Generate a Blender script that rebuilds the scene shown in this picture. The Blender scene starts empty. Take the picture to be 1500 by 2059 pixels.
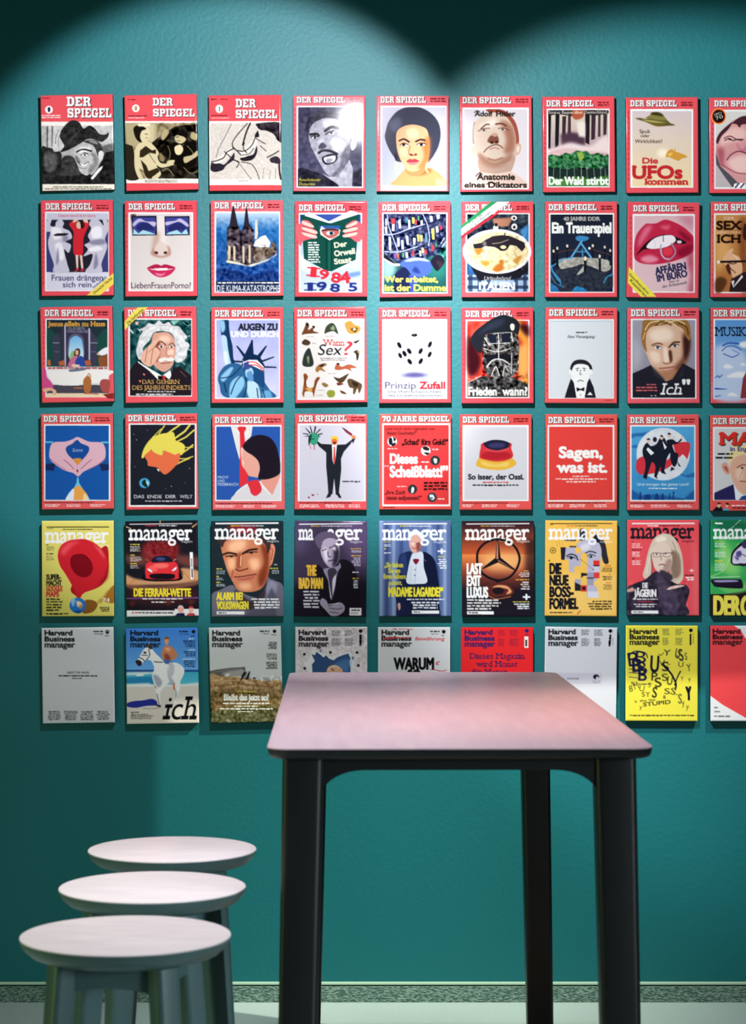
import bpy, bmesh, math, random, re
import numpy as np
from mathutils import Vector, Matrix

scene = bpy.context.scene
COL = scene.collection

# ---------------------------------------------------------------- camera
F_PX = 4480.0            # focal length in pixels of the 1500x2059 frame
HZ = 1022.0              # pixel row of the horizon
WALL_Y = 6.494           # distance camera -> magazine wall
CAM_Z = 1.438
cam_data = bpy.data.cameras.new('camera')
cam = bpy.data.objects.new('camera', cam_data)
COL.objects.link(cam)
cam.location = (0, 0, CAM_Z)
cam.rotation_euler = (math.pi / 2, 0, 0)
cam_data.sensor_fit = 'VERTICAL'
cam_data.sensor_height = 36.0
cam_data.lens = 36.0 * F_PX / 2059.0
cam_data.shift_y = -(1029.5 - HZ) / 2059.0
cam_data.dof.use_dof = True
cam_data.dof.focus_distance = WALL_Y - 0.02
cam_data.dof.aperture_fstop = 8.0
cam_data.clip_start = 0.05
scene.camera = cam

def wx(px): return (px - 750.0) / F_PX * WALL_Y
def wz(py): return CAM_Z - (py - HZ) / F_PX * WALL_Y

# ---------------------------------------------------------------- world, lights, exposure
world = bpy.data.worlds.new('world')
scene.world = world
world.use_nodes = True
bg = world.node_tree.nodes['Background']
bg.inputs[0].default_value = (0.80, 0.95, 1.0, 1)
bg.inputs[1].default_value = 0.12

def light(name, kind, loc, target, energy, color, **kw):
    d = bpy.data.lights.new(name, kind)
    d.energy = energy
    d.color = color
    for k, v in kw.items():
        setattr(d, k, v)
    o = bpy.data.objects.new(name, d)
    COL.objects.link(o)
    o.location = loc
    o.rotation_euler = (Vector(target) - Vector(loc)).to_track_quat('-Z', 'Y').to_euler()
    return o

R = math.radians
# two ceiling spots on one track throw the scallops on the magazine wall
light('ceiling_spot_left_beam', 'SPOT', (wx(705), WALL_Y - 1.8, 2.87), (wx(469), WALL_Y, wz(517)), 225, (0.97, 0.95, 1.0),
      spot_size=R(49.5), spot_blend=0.30, shadow_soft_size=0.018)
light('ceiling_spot_right_beam', 'SPOT', (wx(746), WALL_Y - 1.8, 2.87), (wx(1374), WALL_Y, wz(716)), 220, (0.95, 0.98, 1.0),
      spot_size=R(57), spot_blend=0.36, shadow_soft_size=0.018)
light('ceiling_spot_low_beam', 'SPOT', (wx(735), WALL_Y - 1.8, 2.87), (wx(700), WALL_Y, wz(1080)), 105, (0.97, 1.0, 0.97),
      spot_size=R(62), spot_blend=0.85, shadow_soft_size=0.018)
# a fourth, unseen ceiling spot cut by added plates (built below) lights the lower wall and the floor
LOW = Vector((1.65, WALL_Y - 1.3, 3.04))
light('ceiling_spot_low_wall', 'SPOT', LOW, (-0.30, WALL_Y, 1.15), 520, (1.0, 1.0, 0.84), spot_size=R(74), spot_blend=1.0, shadow_soft_size=0.0016)
for fx_ in (-0.05, 0.95):
    light('downlight_floor', 'SPOT', (fx_, 5.25, 3.15), (fx_, 6.12, 0), 75, (0.95, 1.0, 0.97), spot_size=R(27), spot_blend=0.7, shadow_soft_size=0.03)
# downlights over the table and the stools
light('downlight_table', 'AREA', (0.1, 4.3, 3.1), (0.15, 4.9, 0), 7, (0.95, 0.93, 1.0), shape='DISK', size=0.4, spread=R(100))
light('downlight_stools', 'AREA', (-0.55, 3.9, 3.1), (-0.42, 4.1, 0), 11, (1.0, 0.97, 0.97), shape='DISK', size=0.35, spread=R(80))
light('warm_spot_table', 'SPOT', (1.5, 4.6, 3.1), (0.52, 4.6, 1.02), 215, (1.0, 0.38, 0.20), spot_size=R(34), spot_blend=0.9, shadow_soft_size=0.15)  # added to tint the right of the tabletop salmon
# added fills for the light of the rest of the room, and a yellow-green glow from the left
for sx_, e_ in ((-1, 2.5), (1, 3.5)):
    light('room_light', 'AREA', (sx_ * 2.7, 1.9, 1.75), (-sx_ * 0.2, WALL_Y, 1.45), e_, (0.95, 0.98, 1.0), shape='RECTANGLE', size=0.9, size_y=0.9, spread=R(75))
light('side_lamp_right', 'AREA', (2.6, 1.3, 1.25), (-0.4, 4.0, 0.55), 2.2, (0.85, 0.97, 1.0), shape='RECTANGLE', size=0.5, size_y=0.9, spread=R(30))  # added fill for the right sides of the stools
light('green_glow_left', 'AREA', (-2.7, 3.4, 0.9), (-0.4, 4.0, 0.6), 9, (0.72, 1.0, 0.25), shape='RECTANGLE', size=0.8, size_y=1.2)

vs = scene.view_settings
scene.display_settings.display_device = 'sRGB'
vs.view_transform = 'Standard'
vs.look = 'None'
vs.gamma = 1.0
vs.use_curve_mapping = False
vs.exposure = 0.0

# ---------------------------------------------------------------- helpers
def srgb(h):
    h = h.lstrip('#')
    if len(h) == 3: h = ''.join(c * 2 for c in h)
    c = [int(h[i:i + 2], 16) / 255 for i in (0, 2, 4)]
    return tuple((x / 12.92 if x <= 0.04045 else ((x + 0.055) / 1.055) ** 2.4) for x in c)

def new_mat(name, color, rough=0.5, spec=0.5, coat=0.0, metallic=0.0):
    m = bpy.data.materials.new(name)
    m.use_nodes = True
    b = m.node_tree.nodes['Principled BSDF']
    b.inputs['Base Color'].default_value = (*color, 1)
    b.inputs['Roughness'].default_value = rough
    b.inputs['Specular IOR Level'].default_value = spec
    b.inputs['Coat Weight'].default_value = coat
    b.inputs['Metallic'].default_value = metallic
    return m, m.node_tree, b

def add_noise_bump(nt, b, scale, strength, dist=0.01, detail=4, colour=None, amount=0.1, stretch=None):
    tc = nt.nodes.new('ShaderNodeTexCoord')
    mp = nt.nodes.new('ShaderNodeMapping')
    if stretch: mp.inputs['Scale'].default_value = stretch
    nz = nt.nodes.new('ShaderNodeTexNoise')
    nz.inputs['Scale'].default_value = scale
    nz.inputs['Detail'].default_value = detail
    bp = nt.nodes.new('ShaderNodeBump')
    bp.inputs['Strength'].default_value = strength
    bp.inputs['Distance'].default_value = dist
    L = nt.links.new
    L(tc.outputs['Object'], mp.inputs['Vector']); L(mp.outputs['Vector'], nz.inputs['Vector'])
    L(nz.outputs['Fac'], bp.inputs['Height']); L(bp.outputs['Normal'], b.inputs['Normal'])
    if colour:
        mx = nt.nodes.new('ShaderNodeMix'); mx.data_type = 'RGBA'
        cr = nt.nodes.new('ShaderNodeValToRGB')
        cr.color_ramp.elements[0].position = 0.5 - amount; cr.color_ramp.elements[1].position = 0.5 + amount
        cr.color_ramp.elements[0].color = (*colour[0], 1); cr.color_ramp.elements[1].color = (*colour[1], 1)
        L(nz.outputs['Fac'], cr.inputs['Fac']); L(cr.outputs['Color'], b.inputs['Base Color'])
    return nz, mp

def link_mesh(name, bm, mat, parent=None, smooth=False, angle=None):
    me = bpy.data.meshes.new(name)
    bmesh.ops.recalc_face_normals(bm, faces=bm.faces)
    bm.to_mesh(me); bm.free()
    me.materials.append(mat)
    if smooth:
        for p in me.polygons: p.use_smooth = True
        if angle is not None: me.set_sharp_from_angle(angle=angle)
    o = bpy.data.objects.new(name, me)
    COL.objects.link(o)
    if parent: o.parent = parent
    return o

def bm_box(x0, y0, z0, x1, y1, z1, bevel=0.0, seg=2):
    bm = bmesh.new()
    v = [bm.verts.new((x, y, z)) for x in (x0, x1) for y in (y0, y1) for z in (z0, z1)]
    for f in ((0,1,3,2),(4,6,7,5),(0,4,5,1),(2,3,7,6),(0,2,6,4),(1,5,7,3)):
        bm.faces.new([v[i] for i in f])
    bmesh.ops.recalc_face_normals(bm, faces=bm.faces)
    if bevel: bmesh.ops.bevel(bm, geom=list(bm.edges), offset=bevel, segments=seg, affect='EDGES', profile=0.5)
    return bm

def tag(o, label=None, cat=None, group=None, kind=None):
    if label: o['label'] = label
    if cat: o['category'] = cat
    if group: o['group'] = group
    if kind: o['kind'] = kind
    return o

def empty(name, loc, rz=0.0):
    o = bpy.data.objects.new(name, None)
    o.empty_display_size = 0.1
    COL.objects.link(o)
    o.location = loc; o.rotation_euler = (0, 0, rz)
    return o

# ---------------------------------------------------------------- materials of the setting
TEAL = (0.005, 0.148, 0.166)
wall_m, nt, b = new_mat('teal_wall_paint', TEAL, 0.5, 0.36)
add_noise_bump(nt, b, 75, 0.38, 0.0025, 4)
wall_side_m, nt, b = new_mat('teal_side_wall_paint', srgb('#0f6f69'), 0.5, 0.4)
floor_m, nt, b = new_mat('grey_green_carpet', srgb('#9fb5ac'), 0.95, 0.1)
add_noise_bump(nt, b, 420, 0.8, 0.004, 3, (srgb('#a3bcb6'), srgb('#d0e0db')), 0.12)
strip_m, nt, b = new_mat('dark_carpet_skirting', srgb('#4f6f68'), 0.95, 0.1)
add_noise_bump(nt, b, 170, 1.0, 0.01, 3, (srgb('#4a6a62'), srgb('#93aea2')), 0.13, stretch=(0.55, 1, 1.4))
trim_m, nt, b = new_mat('pale_skirting_trim', srgb('#b9d8c0'), 0.35, 0.5)
ceil_m, nt, b = new_mat('dark_ceiling_paint', srgb('#2a3634'), 0.9, 0.2)

# ---------------------------------------------------------------- room shell
RX, RY0, RH = 3.0, -1.6, 3.2
def slab(name, a, c, mat):
    return tag(link_mesh(name, bm_box(*a, *c), mat), kind='structure')
slab('wall_back', (-RX - .12, WALL_Y, 0), (RX + .12, WALL_Y + .12, RH), wall_m)
slab('floor', (-RX - .12, RY0 - .12, -.1), (RX + .12, WALL_Y + .12, 0), floor_m)
slab('ceiling', (-RX - .12, RY0 - .12, RH), (RX + .12, WALL_Y + .12, RH + .1), ceil_m)
slab('wall_left', (-RX - .12, RY0, 0), (-RX, WALL_Y, RH), wall_side_m)
slab('wall_right', (RX, RY0, 0), (RX + .12, WALL_Y, RH), wall_side_m)
slab('wall_front', (-RX - .12, RY0 - .12, 0), (RX + .12, RY0, RH), wall_side_m)

# skirting: a strip of carpet pile closed off by a pale trim bead
sk = wz(1982)
tag(link_mesh('baseboard_back', bm_box(-RX, WALL_Y - .010, 0, RX, WALL_Y, sk, .002, 2), strip_m), kind='structure')
t = link_mesh('trim_1', bm_box(-RX, WALL_Y - .008, sk + .0035, RX, WALL_Y, wz(1973.5), .0025, 3), trim_m)
tag(t, kind='structure')
tag(link_mesh('trim_2', bm_box(-RX, WALL_Y - .004, sk, RX, WALL_Y, sk + .0035), new_mat('dark_gap', srgb('#0c2320'), .9)[0]), kind='structure')

# unseen ceiling spot; plates added to cut the edges of its wall patch
lamp = empty('ceiling_spot_lamp', (LOW.x, LOW.y, RH))
tag(lamp, 'small black ceiling spotlight with two barn doors above the wall', 'lamp')
lamp_m = new_mat('black_lamp_metal', srgb('#0b0c0d'), .6, .2)[0]
bm = bm_box(-.06, -.06, -.12, .06, .05, 0, .004)
link_mesh('housing', bm, lamp_m, lamp)
def plate(name, pts):
    bm = bmesh.new()
    f = [bm.verts.new((x, .15, z)) for x, z in pts]; g = [bm.verts.new((x, .154, z)) for x, z in pts]
    bm.faces.new(f); bm.faces.new(g[::-1])
    for i in range(len(pts)):
        bm.faces.new((f[i], g[i], g[(i + 1) % len(pts)], f[(i + 1) % len(pts)]))
    return link_mesh(name, bm, lamp_m, lamp)
kk = .15 / 1.3
ex = (wx(275) - LOW.x) * kk
z0 = LOW.z - RH
zl, zr = z0 + (wz(1436) - LOW.z) * kk, z0 + (wz(1388) - LOW.z) * kk
xl, xr = (wx(410) - LOW.x) * kk, (wx(1415) - LOW.x) * kk
link_mesh('barn_door', bm_box(-.3, -.12, z0 - .124, .3, .0305, z0 - .12), lamp_m, lamp)  # added flap keeps this light off the table and stools
link_mesh('barn_door', bm_box(-.3, -.124, z0 - .124, .3, -.12, -.002), lamp_m, lamp)
def ze(x): return zl + (zr - zl) * (x - xl) / (xr - xl)
plate('barn_door', [(-.5, ze(-.5)), (.35, ze(.35)), (.35, -.002), (-.5, -.002)])
plate('barn_door', [(-.5, z0 - .5), (ex, z0 - .5), (ex, ze(ex) + .001), (-.5, ze(-.5) + .001)])
# ---------------------------------------------------------------- table
def rounded_rect(hx, hy, r, n=8):
    pts = []
    for cx, cy, a0 in ((hx - r, hy - r, 0), (-hx + r, hy - r, 90), (-hx + r, -hy + r, 180), (hx - r, -hy + r, 270)):
        for i in range(n + 1):
            a = math.radians(a0 + 90 * i / n)
            pts.append((cx + r * math.cos(a), cy + r * math.sin(a)))
    return pts

def loft(rings, cap=True):
    """rings: list of lists of 3D points of equal length"""
    bm = bmesh.new()
    vr = [[bm.verts.new(p) for p in r] for r in rings]
    n = len(vr[0])
    for a, b_ in zip(vr, vr[1:]):
        for i in range(n):
            bm.faces.new((a[i], a[(i + 1) % n], b_[(i + 1) % n], b_[i]))
    if cap:
        bm.faces.new(vr[0][::-1]); bm.faces.new(vr[-1])
    return bm

def section(cx, cy, z, hx, hy, r, n=5, ang=0.0):
    ca, sa = math.cos(ang), math.sin(ang)
    return [(cx + x * ca - y * sa, cy + x * sa + y * ca, z) for x, y in rounded_rect(hx, hy, r, n)]

TW, TL_, TH = 0.68, 1.80, 1.020
table_top_m, nt, b = new_mat('rose_grey_laminate', srgb('#b8a0ac'), 0.34, 0.5)
nz, mp = add_noise_bump(nt, b, 5, 0.015, 0.002, 3, (srgb('#b39dab'), srgb('#c3adb8')), 0.3, stretch=(9, 1, 1))
black_m, nt, b = new_mat('black_stained_wood', srgb('#14181c'), 0.42, 0.5)
add_noise_bump(nt, b, 60, 0.08, 0.002, 4, stretch=(3, 3, .3))
edge_m, nt, b = new_mat('black_table_edge', srgb('#181c22'), 0.4, 0.5)

y_front = 3.885
table = empty('bar_table', (0.1405 , y_front + TL_ / 2, 0), math.radians(0.85))
tag(table, 'long bar table with pinkish grey top on slim black wooden legs', 'table')
# top: laminate sheet over a black edge board
rings = []
for z, ins in ((TH - .003, 0), (TH - .0008, .0008), (TH, .003)):
    rings.append([(x, y, z) for x, y in rounded_rect(TW / 2 - ins, TL_ / 2 - ins, .04 - ins, 8)])
link_mesh('tabletop', loft(rings), table_top_m, table, True, R(40))
rings = []
for z, ins in ((TH - .0205, .012), (TH - .018, .006), (TH - .013, .003), (TH - .003, .0005)):
    rings.append([(x, y, z) for x, y in rounded_rect(TW / 2 - ins, TL_ / 2 - ins, .04 - ins, 8)])
link_mesh('edge_board', loft(rings), edge_m, table, True, R(40))

ZA = TH - .0205
LXo, LYo = 0.276, TL_ / 2 - 0.078       # leg centres at the top
def table_leg(sx, sy):
    rings = []
    for z, w in ((0.0, .030), (.004, .032), (ZA * .5, .0345), (ZA, .0365)):
        s = (1 - z / ZA) * .020
        rings.append(section(sx * (LXo + s), sy * (LYo + s), z, w, w, .012, 5))
    return loft(rings)
for sx in (-1, 1):
    for sy in (-1, 1):
        link_mesh('leg', table_leg(sx, sy), black_m, table, True, R(35))

def bracket_rail(x0, x1, h, drop, rad, th):
    """outline in (u, z) of a rail between two legs with rounded brackets; extruded by th"""
    out = [(x0, 0), (x1, 0), (x1, -h - drop)]
    n = 9
    for i in range(n + 1):
        a = math.pi / 2 * i / n
        out.append((x1 - rad + rad * math.cos(a), -h - drop + drop * math.sin(a)))
    for i in range(n + 1):
        a = math.pi / 2 * i / n
        out.append((x0 + rad - rad * math.sin(a), -h - drop * (1 - math.cos(a))))
    out.append((x0, -h - drop))
    low = []
    for p in out[2:]:
        if not low or abs(p[0] - low[-1][0]) > 1e-6: low.append(p)
    low = low[::-1]                       # left to right along the underside
    bm = bmesh.new()
    cols = [[bm.verts.new((u, y, z)) for y, z in ((-th / 2, 0), (th / 2, 0), (th / 2, zz), (-th / 2, zz))] for u, zz in low]
    bm.faces.new(cols[0]); bm.faces.new(cols[-1][::-1])
    for a, c in zip(cols, cols[1:]):
        for k in range(4):
            bm.faces.new((a[k], c[k], c[(k + 1) % 4], a[(k + 1) % 4]))
    return bm

for sy in (-1, 1):
    bm = bracket_rail(-(LXo - .030), LXo - .030, .024, .050, .078, .022)
    bmesh.ops.translate(bm, verts=bm.verts, vec=(0, sy * (LYo + .016), ZA))
    link_mesh('apron_rail', bm, black_m, table, True, R(30))
for sx in (-1, 1):
    bm = bracket_rail(-(LYo - .030), LYo - .030, .024, .050, .078, .022)
    bmesh.ops.rotate(bm, verts=bm.verts, cent=(0, 0, 0), matrix=Matrix.Rotation(math.pi / 2, 3, 'Z'))
    bmesh.ops.translate(bm, verts=bm.verts, vec=(sx * (LXo + .016), 0, ZA))
    link_mesh('apron_rail', bm, black_m, table, True, R(30))

# ---------------------------------------------------------------- stools
seat_top_m, nt, b = new_mat('pale_rose_white_seat', srgb('#dcd3d6'), 0.5, 0.4)
add_noise_bump(nt, b, 9, 0.03, 0.002, 4, (srgb('#d2c9ce'), srgb('#e2dadb')), 0.25, stretch=(1, 3, 1))
grey_green_m, nt, b = new_mat('grey_green_lacquer', srgb('#526f72'), 0.34, 0.5)
add_noise_bump(nt, b, 40, 0.04, 0.002, 3)
SH, SR = 0.751, 0.170

def lathe(profile, n=72, cap_lo=True, cap_hi=True):
    bm = bmesh.new()
    rings = [[bm.verts.new((r * math.cos(2 * math.pi * i / n), r * math.sin(2 * math.pi * i / n), z)) for i in range(n)] for r, z in profile]
    for a, c in zip(rings, rings[1:]):
        for i in range(n):
            bm.faces.new((a[i], a[(i + 1) % n], c[(i + 1) % n], c[i]))
    if cap_lo: bm.faces.new(rings[0][::-1])
    if cap_hi: bm.faces.new(rings[-1])
    return bm

def make_stool(label):
    root = empty('bar_stool', (0, 0, 0))
    tag(root, label, 'stool', 'round bar stools in a line at the left')
    link_mesh('seat', lathe([(SR - .0005, SH - .003), (SR - .0008, SH - .0012), (SR - .003, SH)]), seat_top_m, root, True, R(40))
    link_mesh('seat_rim', lathe([(.110, SH - .0340), (.135, SH - .0325), (.152, SH - .0275), (.163, SH - .018), (.1685, SH - .009), (SR, SH - .003)]),
              grey_green_m, root, True, R(50))
    zt = SH - .0335
    RL = .115
    for k in range(4):
        a = math.radians(45 + 90 * k)
        rings = []
        for z, w in ((0, .0155), (.004, .0170), (zt * .5, .0195), (zt, .0215)):
            rr = RL + (1 - z / zt) * .062
            rings.append(section(rr * math.cos(a), rr * math.sin(a), z, w * .92, w, .0095, 5, a))
        link_mesh('leg', loft(rings), grey_green_m, root, True, R(35))
    d = RL * math.cos(math.pi / 4)
    for k in range(4):
        bm = bracket_rail(-(d - .004), d - .004, .036, .016, .07, .016)
        bmesh.ops.translate(bm, verts=bm.verts, vec=(0, -d, zt))
        bmesh.ops.rotate(bm, verts=bm.verts, cent=(0, 0, 0), matrix=Matrix.Rotation(math.pi / 2 * k, 3, 'Z'))
        link_mesh('apron_rail', bm, grey_green_m, root, True, R(30))
    return root

def copy_tree(o, parent=None):
    c = o.copy(); COL.objects.link(c)
    if parent: c.parent = parent
    for ch in [x for x in bpy.data.objects if x.parent == o]:
        copy_tree(ch, c)
    return c

stool_specs = [
    ((252.5, 424), -8, 'grey-green bar stool with white round seat, nearest to the camera'),
    ((306.7, 376), -10, 'grey-green bar stool with white round seat, middle of the row of three'),
    ((346.6, 338.6), 3, 'grey-green bar stool with white round seat, farthest and closest to the wall'),
]
proto = None
for (px, wpx), rz, lab in stool_specs:
    if proto is None:
        proto = o = make_stool(lab)
    else:
        o = copy_tree(proto); o['label'] = lab
    sc_ = wpx / (2 * SR)
    o.location = ((px - 750) / sc_, F_PX / sc_, 0)
    o.rotation_euler = (0, 0, math.radians(rz))
# ---------------------------------------------------------------- printed covers
# Every cover is a fine mesh sheet whose vertices carry the printed colours; the prints are drawn here by a small
# anti-aliased polygon painter, in the coordinates of a working sketch of each cover.
GW, GH = 121, 159  # the shouting-man cover has the lamp glare painted into its print
CW, CH = 0.2095, 0.2775  # some bottom-row prints have a paler border painted for light-catching edges

def catmull(p, closed, k=6):
    p = np.asarray(p, float); n = len(p)
    if n < 3: return p
    if closed: q = [p[(np.arange(n) + s) % n] for s in (-1, 0, 1, 2)]
    else:
        i = np.arange(n - 1)
        q = [p[np.clip(i + s, 0, n - 1)] for s in (-1, 0, 1, 2)]
    out = []
    for t_ in np.arange(k) / k:
        out.append(0.5 * (2 * q[1] + (q[2] - q[0]) * t_ + (2 * q[0] - 5 * q[1] + 4 * q[2] - q[3]) * t_ ** 2 + (3 * q[1] - q[0] - 3 * q[2] + q[3]) * t_ ** 3))
    r = np.stack(out, 1).reshape(-1, 2)
    if not closed: r = np.vstack([r, p[-1:]])
    return r

def hexcol(h):
    if len(h) == 3: h = h[0] * 2 + h[1] * 2 + h[2] * 2
    return np.array([int(h[i:i + 2], 16) / 255 for i in (0, 2, 4)])

def gblur(m, s):
    r = max(1, int(3 * s + .5)); x = np.arange(-r, r + 1); k = np.exp(-x * x / (2 * s * s)); k /= k.sum()
    mp_ = np.pad(m, r, mode='edge')
    t_ = sum(k[i] * mp_[i:i + m.shape[0], :] for i in range(2 * r + 1))
    return sum(k[i] * t_[:, i:i + m.shape[1]] for i in range(2 * r + 1))

_glyph = {}
def text_edges(s, bold):
    key = (s, bold)
    if key in _glyph: return _glyph[key]
    cu = bpy.data.curves.new('t', 'FONT'); cu.body = s; cu.fill_mode = 'NONE'; cu.resolution_u = 4; cu.offset = bold
    ob = bpy.data.objects.new('t', cu); COL.objects.link(ob)
    dg = bpy.context.evaluated_depsgraph_get()
    me = ob.evaluated_get(dg).to_mesh()
    n = len(me.vertices); co = np.zeros(n * 3); me.vertices.foreach_get('co', co); co = co.reshape(-1, 3)[:, :2]
    ed = np.zeros(len(me.edges) * 2, int); me.edges.foreach_get('vertices', ed); ed = ed.reshape(-1, 2)
    E = np.hstack([co[ed[:, 0]], co[ed[:, 1]]]) if n else np.zeros((0, 4))
    ob.evaluated_get(dg).to_mesh_clear()
    bpy.data.objects.remove(ob); bpy.data.curves.remove(cu)
    _glyph[key] = E
    return E

_MH = {
'D': '0,0 60,0 85,20 85,80 60,100 0,100 0,82 10,82 10,18 0,18|34,20 50,20 58,30 58,70 50,80 34,80',
'E': '0,0 80,0 80,34 64,34 64,20 34,20 34,41 54,41 54,59 34,59 34,80 64,80 64,66 80,66 80,100 0,100 0,82 10,82 10,18 0,18',
'R': '0,0 60,0 80,15 80,42 68,52 78,62 78,82 90,82 90,100 56,100 54,66 48,60 34,60 34,82 42,82 42,100 0,100 0,82 10,82 10,18 0,18|34,20 50,20 56,26 56,36 50,42 34,42',
'S': '14,0 60,0 66,6 66,0 80,0 80,34 60,34 58,20 30,20 28,34 70,40 84,54 84,86 70,100 30,100 22,93 20,100 4,100 4,64 24,64 28,80 56,80 58,66 16,58 2,44 2,14',
'P': '0,0 62,0 82,15 82,46 66,62 34,62 34,82 46,82 46,100 0,100 0,82 10,82 10,18 0,18|34,20 50,20 57,27 57,37 50,43 34,43',
'I': '0,0 44,0 44,18 34,18 34,82 44,82 44,100 0,100 0,82 10,82 10,18 0,18',
'G': '20,0 60,0 66,6 66,0 80,0 80,36 60,36 56,20 36,20 28,30 28,70 36,80 56,80 56,64 46,64 46,48 88,48 88,64 80,64 80,100 68,100 66,94 58,100 20,100 2,82 2,18',
'L': '0,0 46,0 46,18 34,18 34,80 58,80 58,60 78,60 78,100 0,100 0,82 10,82 10,18 0,18',
'7': '0,0 76,0 76,22 48,100 20,100 46,24 18,24 18,34 0,34',
'0': '18,0 62,0 80,18 80,82 62,100 18,100 0,82 0,18|28,20 52,20 52,80 28,80',
'J': '20,0 70,0 70,18 60,18 60,80 44,100 12,100 0,86 0,62 22,62 24,80 34,80 36,18 20,18',
'A': '20,0 62,0 62,12 80,82 92,82 92,100 54,100 54,82 58,82 56,68 34,68 32,82 38,82 38,100 -4,100 -4,82 8,82 28,18 20,18|44,26 52,52 37,52',
'H': '0,0 42,0 42,18 34,18 34,40 54,40 54,18 46,18 46,0 88,0 88,18 78,18 78,82 88,82 88,100 46,100 46,82 54,82 54,58 34,58 34,82 42,82 42,100 0,100 0,82 10,82 10,18 0,18'}
def masthead_edges(txt):
    x = 0; out = []
    for ch_ in txt:
        if ch_ == ' ': x += 34; continue
        mx_ = 0
        for ring in _MH[ch_].split('|'):
            P = np.array([[float(v) for v in q.split(',')] for q in ring.split()]); mx_ = max(mx_, P[:, 0].max())
            P[:, 0] += x; P[:, 1] = 100 - P[:, 1]
            out.append(np.hstack([P, np.roll(P, -1, 0)]))
        x += mx_ + 7
    return np.vstack(out)

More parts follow.
